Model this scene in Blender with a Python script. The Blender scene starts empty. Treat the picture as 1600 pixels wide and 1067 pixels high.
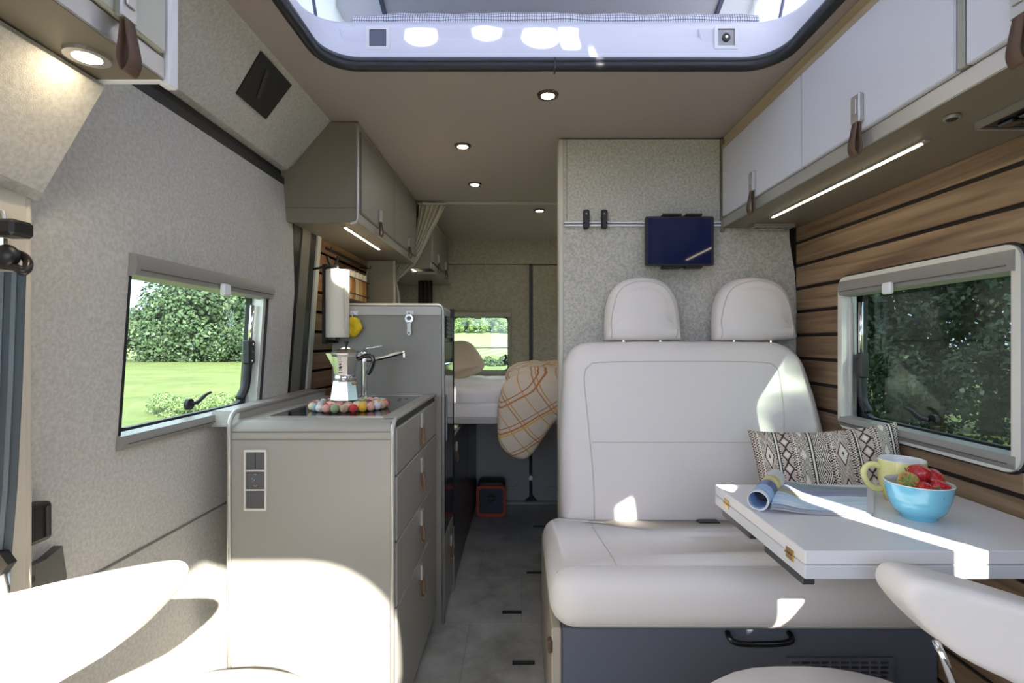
import bpy, bmesh, math, random
from mathutils import Vector, Matrix, noise
from mathutils.bvhtree import BVHTree
random.seed(7)
PI = math.pi
scene = bpy.context.scene
COL = scene.collection

# ------------------------------------------------------------------ camera, light, exposure
EYE = 1.15
cam_data = bpy.data.cameras.new('camera'); cam = bpy.data.objects.new('camera', cam_data); COL.objects.link(cam)
cam_data.sensor_width = 36; cam_data.lens = 18.0; cam_data.shift_x = -15 / 1600.0
cam_data.clip_start = 0.02; cam_data.clip_end = 400
cam.location = (0, 0, EYE); cam.rotation_euler = (PI / 2, 0, 0)
scene.camera = cam
vs = scene.view_settings
vs.view_transform = 'Standard'; vs.look = 'None'; vs.gamma = 1; vs.use_curve_mapping = False
vs.exposure = 0.88
scene.cycles.max_bounces = 14; scene.cycles.diffuse_bounces = 7; scene.cycles.transparent_max_bounces = 24
scene.cycles.glossy_bounces = 5; scene.cycles.transmission_bounces = 8
scene.cycles.sample_clamp_indirect = 6
scene.cycles.use_denoising = True

SUN_DIR = Vector((-0.50, 1.0, -0.62)).normalized()      # the way the light travels
sun = bpy.data.lights.new('sun', 'SUN'); sun.energy = 15.0; sun.angle = math.radians(0.6); sun.color = (1, .93, .82)
so = bpy.data.objects.new('sun', sun); COL.objects.link(so); so.location = (4, -8, 6)
so.rotation_euler = SUN_DIR.to_track_quat('-Z', 'Y').to_euler()

w = bpy.data.worlds.new('sky'); scene.world = w; w.use_nodes = True
nt = w.node_tree; nt.nodes.clear()
out = nt.nodes.new('ShaderNodeOutputWorld'); bg = nt.nodes.new('ShaderNodeBackground')
tc = nt.nodes.new('ShaderNodeTexCoord'); sk = nt.nodes.new('ShaderNodeTexNoise'); rmp = nt.nodes.new('ShaderNodeValToRGB')
sk.inputs['Scale'].default_value = 2.2; sk.inputs['Detail'].default_value = 6
rmp.color_ramp.elements[0].position = .38; rmp.color_ramp.elements[0].color = (.50, .68, 1, 1)
rmp.color_ramp.elements[1].position = .60; rmp.color_ramp.elements[1].color = (.93, .96, 1, 1)
bg.inputs['Strength'].default_value = 2.6
nt.links.new(tc.outputs['Generated'], sk.inputs['Vector']); nt.links.new(sk.outputs['Fac'], rmp.inputs['Fac'])
nt.links.new(rmp.outputs['Color'], bg.inputs['Color']); nt.links.new(bg.outputs[0], out.inputs['Surface'])

# ------------------------------------------------------------------ helpers
def P(px, py, D): return Vector(((px - 815) / 800 * D, D, EYE - (py - 533) / 800 * D))
def lin(c): return c / 12.92 if c <= .04045 else ((c + .055) / 1.055) ** 2.4
def rgb(r, g, b): return (lin(r / 255), lin(g / 255), lin(b / 255), 1)

WL = {}
def setp(o, label=None, cat=None, group=None, kind=None):
    if label: o['label'] = label
    if cat: o['category'] = cat
    if group: o['group'] = group
    if kind: o['kind'] = kind
    return o
def thing(name, label, cat, loc=(0, 0, 0), group=None):
    o = bpy.data.objects.new(name, None); COL.objects.link(o); o.empty_display_size = .05
    o.location = loc; WL[o.name] = Vector(loc)
    return setp(o, label, cat, group)
def ob(name, bm, m, parent=None, label=None, cat=None, group=None, kind=None, smooth=False, sub=0, solid=0):
    bmesh.ops.recalc_face_normals(bm, faces=bm.faces)
    me = bpy.data.meshes.new(name)
    vs_ = [v.co for v in bm.verts]
    lo = Vector((min(v.x for v in vs_), min(v.y for v in vs_), min(v.z for v in vs_)))
    hi = Vector((max(v.x for v in vs_), max(v.y for v in vs_), max(v.z for v in vs_)))
    org = Vector(((lo.x + hi.x) / 2, (lo.y + hi.y) / 2, lo.z))
    for v in bm.verts: v.co -= org
    bm.to_mesh(me); bm.free()
    me.materials.append(m)
    if smooth:
        me.polygons.foreach_set('use_smooth', [True] * len(me.polygons))
        if smooth is not True: me.set_sharp_from_angle(angle=math.radians(smooth))
    o = bpy.data.objects.new(name, me); COL.objects.link(o)
    if parent is not None:
        o.parent = parent; o.location = org - WL[parent.name]
    else: o.location = org
    WL[o.name] = org
    if sub:
        s = o.modifiers.new('sub', 'SUBSURF'); s.levels = sub; s.render_levels = sub
    if solid:
        s = o.modifiers.new('solid', 'SOLIDIFY'); s.thickness = solid; s.offset = 0
    return setp(o, label, cat, group, kind)
def nb(): return bmesh.new()
def box(x0, x1, y0, y1, z0, z1, b=.002, bm=None, seg=1):
    bm = bm or nb()
    r = bmesh.ops.create_cube(bm, size=1)['verts']
    for v in r: v.co = Vector((x0 + (v.co.x + .5) * (x1 - x0), y0 + (v.co.y + .5) * (y1 - y0), z0 + (v.co.z + .5) * (z1 - z0)))
    if b:
        b = min(b, abs(x1 - x0) * .45, abs(y1 - y0) * .45, abs(z1 - z0) * .45)
        es = list({e for v in r for e in v.link_edges})
        bmesh.ops.bevel(bm, geom=es, offset=b, segments=seg, affect='EDGES', profile=.5)
    return bm
def m3(axis, u, v, w_):
    return Vector((w_, u, v)) if axis == 'x' else Vector((u, w_, v)) if axis == 'y' else Vector((u, v, w_))
def loft(rings, cap=True, closed=True, bm=None):
    bm = bm or nb()
    vr = [[bm.verts.new(p) for p in r] for r in rings]
    n = len(rings[0])
    for a, b in zip(vr, vr[1:]):
        for i in range(n if closed else n - 1):
            j = (i + 1) % n
            try: bm.faces.new((a[i], a[j], b[j], b[i]))
            except ValueError: pass
    if cap and closed:
        for r in (vr[0], vr[-1]):
            try: bm.faces.new(r)
            except ValueError: pass
    return bm
def prism(pts, axis, a, b, bm=None, bev=0):
    bm2 = loft([[m3(axis, u, v, a) for u, v in pts], [m3(axis, u, v, b) for u, v in pts]], bm=bm)
    if bev: bmesh.ops.bevel(bm2, geom=list(bm2.edges), offset=bev, segments=2, affect='EDGES', profile=.5)
    return bm2
def plate(outer, holes, axis, a, b, bm=None):
    bm = bm or nb(); es = []
    for lp in [outer] + list(holes):
        vv = [bm.verts.new(m3(axis, u, v, a)) for u, v in lp]
        es += [bm.edges.new((vv[i], vv[(i + 1) % len(vv)])) for i in range(len(vv))]
    r = bmesh.ops.triangle_fill(bm, use_beauty=True, use_dissolve=False, edges=es)
    fs = [g for g in r['geom'] if isinstance(g, bmesh.types.BMFace)]
    if a != b:
        e = bmesh.ops.extrude_face_region(bm, geom=fs)
        for g in e['geom']:
            if isinstance(g, bmesh.types.BMVert):
                g.co += m3(axis, 0, 0, b - a)
    return bm
def rrect(u0, u1, v0, v1, r, n=5):
    if not isinstance(r, (list, tuple)): r = [r] * 4
    pts = []
    for k, (cu, cv, a0) in enumerate(((u0, v0, PI), (u1, v0, 1.5 * PI), (u1, v1, 0), (u0, v1, .5 * PI))):
        rr = r[k]; cu += rr * (1 if k in (0, 3) else -1); cv += rr * (1 if k in (0, 1) else -1)
        for i in range(n + 1):
            a = a0 + i / n * PI / 2
            pts.append((cu + rr * math.cos(a), cv + rr * math.sin(a)))
    return pts
def smooth_path(pts, k=6, closed=False):
    pts = [Vector(p) for p in pts]; n = len(pts); res = []
    rng = n if closed else n - 1
    for i in range(rng):
        g = (lambda j: pts[j % n]) if closed else (lambda j: pts[max(0, min(n - 1, j))])
        p0, p1, p2, p3 = g(i - 1), g(i), g(i + 1), g(i + 2)
        for s in range(k):
            t = s / k
            res.append(.5 * ((2 * p1) + (p2 - p0) * t + (2 * p0 - 5 * p1 + 4 * p2 - p3) * t * t + (3 * p1 - p0 - 3 * p2 + p3) * t ** 3))
    if not closed: res.append(pts[-1])
    return res
def tube(pts, r, n=8, closed=False, bm=None, flat=1.0):
    pts = [Vector(p) for p in pts]; rings = []; N = len(pts)
    up = None
    for i, p in enumerate(pts):
        a = pts[(i - 1) % N] if closed or i > 0 else p
        b = pts[(i + 1) % N] if closed or i < N - 1 else p
        t = (b - a); t = t.normalized() if t.length > 1e-9 else Vector((0, 0, 1))
        if up is None: up = Vector((0, 0, 1)) if abs(t.z) < .9 else Vector((1, 0, 0))
        s = t.cross(up).normalized(); up2 = s.cross(t).normalized(); up = up2
        rr = r[i] if isinstance(r, (list, tuple)) else r
        rings.append([p + s * math.cos(q) * rr + up2 * math.sin(q) * rr * flat for q in (2 * PI * k / n for k in range(n))])
    if closed:
        rings.append(rings[0]); b = loft(rings, cap=False, bm=bm); bmesh.ops.remove_doubles(b, verts=b.verts, dist=1e-6); return b
    return loft(rings, bm=bm)
def lathe(prof, c, n=24, bm=None, rot=None, cap=True):
    rings = []
    c = Vector(c)
    for r, z in prof:
        ring = [Vector((r * math.cos(2 * PI * k / n), r * math.sin(2 * PI * k / n), z)) for k in range(n)]
        rings.append([(rot @ p if rot else p) + c for p in ring])
    return loft(rings, bm=bm, cap=cap)
RX = Matrix.Rotation(-PI / 2, 3, 'X')      # local +z -> world +y
RXN = Matrix.Rotation(PI / 2, 3, 'X')      # local +z -> world -y
RYP = Matrix.Rotation(PI / 2, 3, 'Y')      # local +z -> world +x
RYN = Matrix.Rotation(-PI / 2, 3, 'Y')
FLIP = Matrix.Rotation(PI, 3, 'X')
def ball(c, r, sc=(1, 1, 1), bm=None, sub=2, ns=0, nf=20):
    bm = bm or nb(); c = Vector(c)
    for v in bmesh.ops.create_icosphere(bm, subdivisions=sub, radius=1)['verts']:
        p = v.co.copy(); k = 1 + ns * noise.noise(p * nf * .1 + c * 50)
        v.co = Vector((p.x * r * sc[0], p.y * r * sc[1], p.z * r * sc[2])) * k + c
    return bm
def cushion(loop, T, r, bulge=0, fn=None, bm=None):
    """loop: 2D outline (u,v); T thickness along w (centred); fn(u,v,w)->Vector"""
    bm = bm or nb(); n = len(loop)
    cx = sum(p[0] for p in loop) / n; cy = sum(p[1] for p in loop) / n
    area = sum(loop[i][0] * loop[(i + 1) % n][1] - loop[(i + 1) % n][0] * loop[i][1] for i in range(n))
    sg = 1 if area > 0 else -1
    nr = []
    for i in range(n):
        a = loop[i - 1]; b = loop[(i + 1) % n]; dx, dy = b[0] - a[0], b[1] - a[1]; L = math.hypot(dx, dy) or 1
        nr.append((-dy / L * sg, dx / L * sg))
    def ring(d, h, s=1):
        o = []
        for (u, v), (a, b) in zip(loop, nr):
            u2, v2 = u + a * d, v + b * d
            o.append(fn(cx + (u2 - cx) * s, cy + (v2 - cy) * s, h))
        return o
    rings = []
    R = min(r, T / 2)
    front = [(R * (1 - math.cos(t)), T / 2 - R + R * math.sin(t), 1) for t in (PI / 2 * k / 5 for k in range(6))]
    inner = [(R, T / 2 + bulge * (1 - s ** 4) , s) for s in (.93, .82, .65, .4, .15)]
    prof = front + inner
    rings = [ring(d, -h, s) for d, h, s in reversed(prof)] + [ring(d, h, s) for d, h, s in prof]
    return loft(rings, bm=bm)
def fnplane(axis, c=0): return lambda u, v, w_: m3(axis, u, v, c + w_)
def disc(c, r, h, axis='z', n=20, bm=None, b=.001):
    rot = {'z': None, 'x': RYP, 'y': RX}[axis]
    return lathe([(r - b, 0), (r, b), (r, h - b), (r - b, h)], c, n, bm=bm, rot=rot)

# ------------------------------------------------------------------ materials
MT = {}
def mat(name, col=(.5, .5, .5, 1), rough=.6, metal=0, bump=None, var=None, emit=None, coat=0, sheen=0, ior=None, rnd=0):
    if name in MT: return MT[name]
    m = bpy.data.materials.new(name); m.use_nodes = True; n = m.node_tree.nodes; l = m.node_tree.links
    b = n['Principled BSDF']; b.inputs['Base Color'].default_value = col; b.inputs['Roughness'].default_value = rough
    b.inputs['Metallic'].default_value = metal
    if coat: b.inputs['Coat Weight'].default_value = coat; b.inputs['Coat Roughness'].default_value = .1
    if sheen: b.inputs['Sheen Weight'].default_value = sheen
    if emit: b.inputs['Emission Color'].default_value = emit[0]; b.inputs['Emission Strength'].default_value = emit[1]
    geo = None
    if bump or var or rnd:
        geo = n.new('ShaderNodeNewGeometry')
    if var:        # (scale, color2, detail, contrast)
        t = n.new('ShaderNodeTexNoise'); t.inputs['Scale'].default_value = var[0]; t.inputs['Detail'].default_value = var[2] if len(var) > 2 else 4
        r = n.new('ShaderNodeValToRGB'); r.color_ramp.elements[0].position = .36; r.color_ramp.elements[1].position = .64
        r.color_ramp.elements[0].color = col; r.color_ramp.elements[1].color = var[1]
        l.new(geo.outputs['Position'], t.inputs['Vector']); l.new(t.outputs['Fac'], r.inputs['Fac']); l.new(r.outputs['Color'], b.inputs['Base Color'])
    if bump:       # (scale, strength, distance)
        t = n.new('ShaderNodeTexNoise'); t.inputs['Scale'].default_value = bump[0]; t.inputs['Detail'].default_value = 5
        k = n.new('ShaderNodeBump'); k.inputs['Strength'].default_value = bump[1]; k.inputs['Distance'].default_value = bump[2] if len(bump) > 2 else .002
        l.new(geo.outputs['Position'], t.inputs['Vector']); l.new(t.outputs['Fac'], k.inputs['Height']); l.new(k.outputs['Normal'], b.inputs['Normal'])
    if rnd:
        oi = n.new('ShaderNodeObjectInfo'); h = n.new('ShaderNodeHueSaturation'); mr = n.new('ShaderNodeMapRange')
        mr.inputs['To Min'].default_value = 1 - rnd; mr.inputs['To Max'].default_value = 1 + rnd
        src = b.inputs['Base Color'].links[0].from_socket if b.inputs['Base Color'].links else None
        if src: l.new(src, h.inputs['Color'])
        else: h.inputs['Color'].default_value = col
        l.new(oi.outputs['Random'], mr.inputs['Value']); l.new(mr.outputs[0], h.inputs['Value']); l.new(h.outputs['Color'], b.inputs['Base Color'])
    MT[name] = m
    return m
def ramp_col(n, l, fac, stops):
    r = n.new('ShaderNodeValToRGB'); e = r.color_ramp.elements
    e[0].position, e[0].color = stops[0]; e[1].position, e[1].color = stops[-1]
    for p, c in stops[1:-1]:
        x = e.new(p); x.color = c
    l.new(fac, r.inputs['Fac']); return r.outputs['Color']
def wood(name, c1, c2, c3):
    m = bpy.data.materials.new(name); m.use_nodes = True; n = m.node_tree.nodes; l = m.node_tree.links; b = n['Principled BSDF']
    g = n.new('ShaderNodeNewGeometry'); oi = n.new('ShaderNodeObjectInfo')
    mp = n.new('ShaderNodeMapping'); mp.inputs['Scale'].default_value = (30, 1.6, 34)
    ad = n.new('ShaderNodeVectorMath'); ad.operation = 'ADD'; sc = n.new('ShaderNodeVectorMath'); sc.operation = 'SCALE'; sc.inputs['Scale'].default_value = 9.0
    cb = n.new('ShaderNodeCombineXYZ'); l.new(oi.outputs['Random'], cb.inputs[0]); l.new(oi.outputs['Random'], cb.inputs[1])
    l.new(cb.outputs[0], sc.inputs[0]); l.new(g.outputs['Position'], ad.inputs[0]); l.new(sc.outputs[0], ad.inputs[1]); l.new(ad.outputs[0], mp.inputs['Vector'])
    t = n.new('ShaderNodeTexNoise'); t.inputs['Scale'].default_value = 1.0; t.inputs['Detail'].default_value = 7; t.inputs['Distortion'].default_value = .6
    l.new(mp.outputs[0], t.inputs['Vector'])
    c = ramp_col(n, l, t.outputs['Fac'], [(.32, c1), (.5, c2), (.66, c3)])
    h = n.new('ShaderNodeHueSaturation'); mr = n.new('ShaderNodeMapRange'); mr.inputs['To Min'].default_value = .82; mr.inputs['To Max'].default_value = 1.15
    l.new(oi.outputs['Random'], mr.inputs['Value']); l.new(mr.outputs[0], h.inputs['Value']); l.new(c, h.inputs['Color']); l.new(h.outputs['Color'], b.inputs['Base Color'])
    b.inputs['Roughness'].default_value = .5
    k = n.new('ShaderNodeBump'); k.inputs['Strength'].default_value = .15; k.inputs['Distance'].default_value = .002
    l.new(t.outputs['Fac'], k.inputs['Height']); l.new(k.outputs['Normal'], b.inputs['Normal'])
    return m
def glass(name, tint, gl=.08, rough=.0):
    m = bpy.data.materials.new(name); m.use_nodes = True; n = m.node_tree.nodes; l = m.node_tree.links; n.clear()
    o = n.new('ShaderNodeOutputMaterial'); t = n.new('ShaderNodeBsdfTransparent'); g = n.new('ShaderNodeBsdfGlossy'); mx = n.new('ShaderNodeMixShader')
    lw = n.new('ShaderNodeLayerWeight'); lw.inputs['Blend'].default_value = .35
    ma = n.new('ShaderNodeMath'); ma.operation = 'MULTIPLY_ADD'; ma.inputs[1].default_value = gl * 3; ma.inputs[2].default_value = gl
    t.inputs['Color'].default_value = tint; g.inputs['Roughness'].default_value = rough; g.inputs['Color'].default_value = (1, 1, 1, 1)
    l.new(lw.outputs['Fresnel'], ma.inputs[0]); l.new(ma.outputs[0], mx.inputs['Fac']); l.new(t.outputs[0], mx.inputs[1]); l.new(g.outputs[0], mx.inputs[2]); l.new(mx.outputs[0], o.inputs['Surface'])
    return m

FELT = mat('felt', rgb(180, 178, 171), .95, bump=(520, .5, .002), var=(130, rgb(198, 196, 190), 8))
FELT_BULK = mat('bulkhead_felt', rgb(168, 165, 154), .95, bump=(300, .4, .002), var=(110, rgb(196, 194, 186), 6))
FELT_DARK = mat('rear_lining', rgb(146, 138, 120), .95, bump=(260, .4, .002), var=(60, rgb(162, 155, 138), 5))
CEIL = mat('ceiling_lining', rgb(162, 152, 145), .8, bump=(500, .15, .001))
CREAM = mat('cream_leather', rgb(220, 214, 210), .55, bump=(420, .12, .001))
SEAM = mat('seam', rgb(196, 188, 178), .7)
GREY = mat('grey_laminate', rgb(156, 153, 146), .38, bump=(700, .05, .0005))
GREY_D = mat('dark_laminate', rgb(112, 108, 99), .4)
BACKP = mat('unit_end_panel', rgb(140, 136, 127), .35)
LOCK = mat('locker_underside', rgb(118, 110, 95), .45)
DOORW = mat('locker_door', rgb(204, 205, 216), .4)  # bluish sky reflection is put into the door colour
DOORG = mat('grey_locker_door', rgb(134, 131, 126), .45)
ALU = mat('aluminium_profile', rgb(190, 189, 186), .35, .6)
CHROME = mat('chrome', (.85, .85, .85, 1), .12, 1)
SATIN = mat('satin_metal', rgb(190, 188, 184), .35, .8)
BLACK = mat('black_plastic', rgb(22, 22, 24), .4)
BLACKG = mat('black_gloss', rgb(14, 16, 24), .06, coat=.6)
RUB = mat('black_rubber', rgb(26, 28, 34), .45, bump=(900, .3, .001))
LEATH = mat('tan_leather', rgb(140, 104, 76), .6)
LEATHD = mat('brown_leather', rgb(92, 68, 54), .6)
WHITE = mat('white_plastic', rgb(228, 230, 236), .35)
CREAMP = mat('cream_plastic', rgb(206, 199, 182), .5)
TRIMC = mat('window_trim', rgb(226, 224, 216), .35, .2)
CASS = mat('blind_cassette', rgb(154, 152, 148), .4, .3)
TABLE = mat('table_laminate', rgb(222, 220, 222), .3)
TEDGE = mat('table_edge', rgb(204, 206, 210), .35)
BLUEG = mat('blue_grey_panel', rgb(96, 100, 112), .5)
WOOD = wood('oak_plank', rgb(96, 76, 58), rgb(128, 104, 80), rgb(150, 127, 101))
WOODL = wood('dark_oak_plank', rgb(104, 72, 46), rgb(134, 98, 66), rgb(152, 116, 82))
GAP = mat('dark_gap', rgb(38, 28, 26), .8)
WARM = mat('warm_led', emit=((1, .86, .62, 1), 11), col=(1, .9, .7, 1))
SPOT = mat('spot_lamp', emit=((1, .92, .80, 1), 90), col=(1, .9, .8, 1))
SPOTB = mat('bright_spot_lamp', emit=((1, .82, .55, 1), 90), col=(1, .9, .8, 1))
BRASS = mat('brass', rgb(190, 160, 100), .3, .9)
# ------------------------------------------------------------------ the van body
def st(name, bm, m, parent=None, **k):
    return ob(name, bm, m, parent, kind=None if parent else 'structure', **k)

# floor: light grey stone-look vinyl
FL = bpy.data.materials.new('vinyl_floor'); FL.use_nodes = True
n, l = FL.node_tree.nodes, FL.node_tree.links; bs = n['Principled BSDF']
g = n.new('ShaderNodeNewGeometry'); t = n.new('ShaderNodeTexNoise'); t.inputs['Scale'].default_value = 4.5; t.inputs['Detail'].default_value = 8; t.inputs['Roughness'].default_value = .65
br = n.new('ShaderNodeTexBrick'); br.inputs['Scale'].default_value = 1.0; br.inputs['Brick Width'].default_value = .42; br.inputs['Row Height'].default_value = .42
br.inputs['Mortar Size'].default_value = .0015; br.inputs['Color1'].default_value = (.92, .92, .92, 1); br.inputs['Color2'].default_value = (1.05, 1.05, 1.05, 1); br.inputs['Mortar'].default_value = (.6, .6, .6, 1)
mx = n.new('ShaderNodeMix'); mx.data_type = 'RGBA'; mx.blend_type = 'MULTIPLY'; mx.inputs['Factor'].default_value = .8
l.new(g.outputs['Position'], t.inputs['Vector']); l.new(g.outputs['Position'], br.inputs['Vector'])
c = ramp_col(n, l, t.outputs['Fac'], [(.33, rgb(128, 127, 121)), (.5, rgb(154, 153, 147)), (.68, rgb(176, 175, 170))])
l.new(c, mx.inputs['A']); l.new(br.outputs['Color'], mx.inputs['B']); l.new(mx.outputs['Result'], bs.inputs['Base Color']); bs.inputs['Roughness'].default_value = .42
st('floor', box(-.95, 1.16, -1.5, 3.64, -.04, 0, 0), FL)

# left wall: felt skin following the curved side, with window openings
profL = [(-.84, 0), (-.875, .40), (-.885, .668), (-.885, .92), (-.856, 1.34), (-.862, 1.56), (-.875, 1.728)]
def wall_grid(prof, ys, holes, thick, sign):
    bm = nb(); g_ = [[bm.verts.new((x, y, z)) for (x, z) in prof] for y in ys]; g2 = [[bm.verts.new((x + sign * thick, y, z)) for (x, z) in prof] for y in ys]
    ny, nz = len(ys), len(prof)
    solid = lambda i, j: 0 <= i < ny - 1 and 0 <= j < nz - 1 and (i, j) not in holes
    for i in range(ny - 1):
        for j in range(nz - 1):
            if not solid(i, j): continue
            bm.faces.new((g_[i][j], g_[i + 1][j], g_[i + 1][j + 1], g_[i][j + 1]))
            bm.faces.new((g2[i][j], g2[i][j + 1], g2[i + 1][j + 1], g2[i + 1][j]))
            for (di, dj, a, b) in ((-1, 0, (i, j), (i, j + 1)), (1, 0, (i + 1, j + 1), (i + 1, j)), (0, -1, (i + 1, j), (i, j)), (0, 1, (i, j + 1), (i + 1, j + 1))):
                if not solid(i + di, j + dj):
                    bm.faces.new((g_[a[0]][a[1]], g_[b[0]][b[1]], g2[b[0]][b[1]], g2[a[0]][a[1]]))
    return bm
ysL = [-1.5, -.95, .1, 1.12, 1.735, 1.93]
wall_left = st('wall_left', wall_grid(profL, ysL, {(3, 3), (1, 3), (1, 4)}, .05, -1), FELT)
st('panel_seam', tube([(-.884, .5, .668), (-.884, 1.93, .668)], .003), mat('seam_dark', rgb(120, 118, 112), .9), wall_left)
# recess behind the sliding door, and the skin behind the bed
st('wall_left', plate([(1.9, 0), (3.7, 0), (3.7, 1.98), (1.9, 1.98)], [[(2.95, .94), (3.52, .94), (3.52, 1.26), (2.95, 1.26)]], 'x', -.98, -.945), GREY_D)
# upper felt bulge up to the ceiling
up = [(-.90, 1.775), (-.86, 1.782), (-.842, 1.80), (-.826, 1.822), (-.80, 1.848), (-.70, 1.962), (-.70, 1.99), (-.93, 1.99)]
wall_up = st('wall_left', prism(up, 'y', .3, 3.66), FELT, smooth=35)
tr = st('trim_1', box(-.93, -.885, .5, 1.93, 1.722, 1.785, 0), BLACK)
st('rail_web', box(-.90, -.872, .5, 1.93, 1.726, 1.752, .002), mat('dark_rail', rgb(46, 46, 48), .5), tr)
# black speaker grille on the felt bulge
def on_slope(s, y, o=0): return Vector((-.70 - .10 * s + o * .75, y, 1.962 - .114 * s - o * .66))
vq = [(.14, 1.40), (.14, 1.585), (1.02, 1.60), (1.02, 1.435)]
gr = thing('wall_speaker', 'black square flush loudspeaker panel on the felt above the left window rail', 'speaker', on_slope(.5, 1.5))
ob('grille', loft([[on_slope(s, y, 0) for s, y in vq], [on_slope(s, y, .004) for s, y in vq]]), BLACK, gr)
vq2 = [(.3, 1.455), (.3, 1.47), (.8, 1.515), (.8, 1.50)]
ob('grille_bar', loft([[on_slope(s, y, .0045) for s, y in vq2], [on_slope(s, y, .007) for s, y in vq2]]), mat('dark_grey_plastic', rgb(52, 52, 54), .4), gr)

# right wall: dark base with oak planks
YW0, YW1, ZW0, ZW1 = 1.125, 1.735, .875, 1.35
wr = plate([(-1.5, 0), (3.66, 0), (3.66, 1.98), (-1.5, 1.98)], [[(YW0, ZW0), (YW1, ZW0), (YW1, ZW1), (YW0, ZW1)], [(.20, 1.02), (.44, 1.02), (.44, 1.40), (.20, 1.40)], [(.05, 1.50), (.29, 1.43), (.28, 1.56), (.05, 1.63)], [(2.85, .95), (3.52, .95), (3.52, 1.35), (2.85, 1.35)]], 'x', 1.10, 1.16)  # unseen cab slots are shaped to throw sun strips on table and bench
wall_right = st('wall_right', wr, GAP)
def sub_rect(r, h):
    y0, y1, z0, z1 = r; a, b, c_, d = h
    if y1 <= a or y0 >= b or z1 <= c_ or z0 >= d: return [r]
    o = []
    if z1 > d: o.append((max(y0, a), min(y1, b), d, z1))
    if z0 < c_: o.append((max(y0, a), min(y1, b), z0, c_))
    if y0 < a: o.append((y0, a, z0, z1))
    if y1 > b: o.append((b, y1, z0, z1))
    return o
def planks(gaps, y0, y1, hole, fx, m, parent, th=.009):
    for a, b in zip(gaps, gaps[1:]):
        for (p, q, r, s) in sub_rect((y0, y1, a + .006, b - .006), hole):
            if s - r < .006 or q - p < .02: continue
            bm = box(-th, 0, p, q, r, s, .0018)
            for v in bm.verts: v.co.x += fx(v.co.z) if v.co.x > -th / 2 else fx(v.co.z)
            ob('plank', bm, m, parent)
gapsR = [1.606] + [1.54 - .0912 * k for k in range(17)]
planks(sorted(gapsR), .45, 2.035, (YW0 - .012, YW1 + .012, ZW0 - .012, ZW1 + .012), lambda z: 1.10, WOOD, wall_right)

# back wall with the two lined rear doors
wb = plate([(-.95, 0), (1.12, 0), (1.12, 1.98), (-.95, 1.98)], [[(-.50, .93), (-.085, .93), (-.085, 1.345), (-.50, 1.345)]], 'y', 3.66, 3.72)
st('wall_back', wb, GAP)
d1 = st('door_1', plate([(-.94, .72), (.054, .72), (.054, 1.695), (-.94, 1.695)], [rrect(-.495, -.09, .935, 1.34, .02)], 'y', 3.642, 3.662), FELT_DARK)
d2 = st('door_2', box(.076, 1.1, 3.642, 3.662, .72, 1.695, .006), FELT_DARK)
st('trim_2', box(-.94, 1.1, 3.636, 3.662, 1.70, 1.98, .004), FELT_DARK)
GP = mat('grey_door_plastic', rgb(186, 187, 188), .5)
st('lower_lining', plate([(-.94, .02), (.054, .02), (.054, .72), (-.94, .72)], [rrect(-.30, -.02, .12, .64, .03)], 'y', 3.640, 3.662), GP, d1)
st('pocket_panel', box(-.31, -.01, 3.652, 3.664, .11, .65, 0), GP, d1)
st('lower_lining', plate([(.076, .02), (1.1, .02), (1.1, .72), (.076, .72)], [rrect(.16, .62, .12, .64, .03)], 'y', 3.640, 3.662), GP, d2)
st('pocket_panel', box(.15, .63, 3.652, 3.664, .11, .65, 0), GP, d2)
pole = prism([(.055, 0.05), (.02, .02), (-.03, 0), (.16, 0), (.115, .02), (.078, .06), (.073, .25), (.0735, 1.70), (.0565, 1.70), (.057, .25)], 'y', 3.625, 3.655)
st('door_seal', pole, RUB, d1)
st('latch', box(.05, .08, 3.60, 3.63, .17, .21, .004), CHROME, d1)
st('lock_plate', box(-.27, -.235, 3.62, 3.64, .03, .075, .003), ALU, d1)
st('trim_3', box(-.94, 1.1, 3.60, 3.66, 0, .022, .004), ALU)

# ceiling with the roof hatch
HX0, HX1, HY0, HY1 = -.578, .752, .28, 1.512
hat = rrect(HX0, HX1, HY0, HY1, .105, 8)
ceiling = st('ceiling', plate([(-.71, .2), (1.12, .2), (1.12, 2.97), (-.71, 2.97)], [hat], 'z', 1.96, 1.985), CEIL)
st('ceiling', prism([(2.97, 1.955), (3.66, 1.878), (3.66, 1.99), (2.97, 1.99)], 'x', -.95, 1.12), CEIL)
st('ceiling_trim', box(-.50, .95, 2.965, 2.985, 1.948, 1.962, .003), mat('ceiling_trim_mat', rgb(190, 186, 178), .4), ceiling)
# cab roof and its front
st('ceiling', prism([(-.6, 1.80), (.2, 1.80), (.2, 1.96), (.24, 1.99), (-.6, 1.99)], 'x', -.95, 1.16), CEIL)
st('wall_front', plate([(-.95, .90), (1.16, .90), (1.16, 1.97), (-.95, 1.97)], [[(-.93, .93), (.70, .93)] + [(.42 + .28 * math.cos(q), 1.52 + .28 * math.sin(q)) for q in (PI / 2 * k / 8 for k in range(9))] + [(.14, 1.80), (.06, 1.70), (-.12, 1.66), (-.93, 1.62)]], 'y', -.62, -.60), MT['dark_rail'])  # plate added out of view, opening shaped to trim the windshield sun
st('wall_front', prism([(-1.5, 0), (-1.15, 0), (-1.2, .95), (-1.5, 1.0)], 'x', -.95, 1.16), mat('dashboard', rgb(70, 70, 74), .6))
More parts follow.
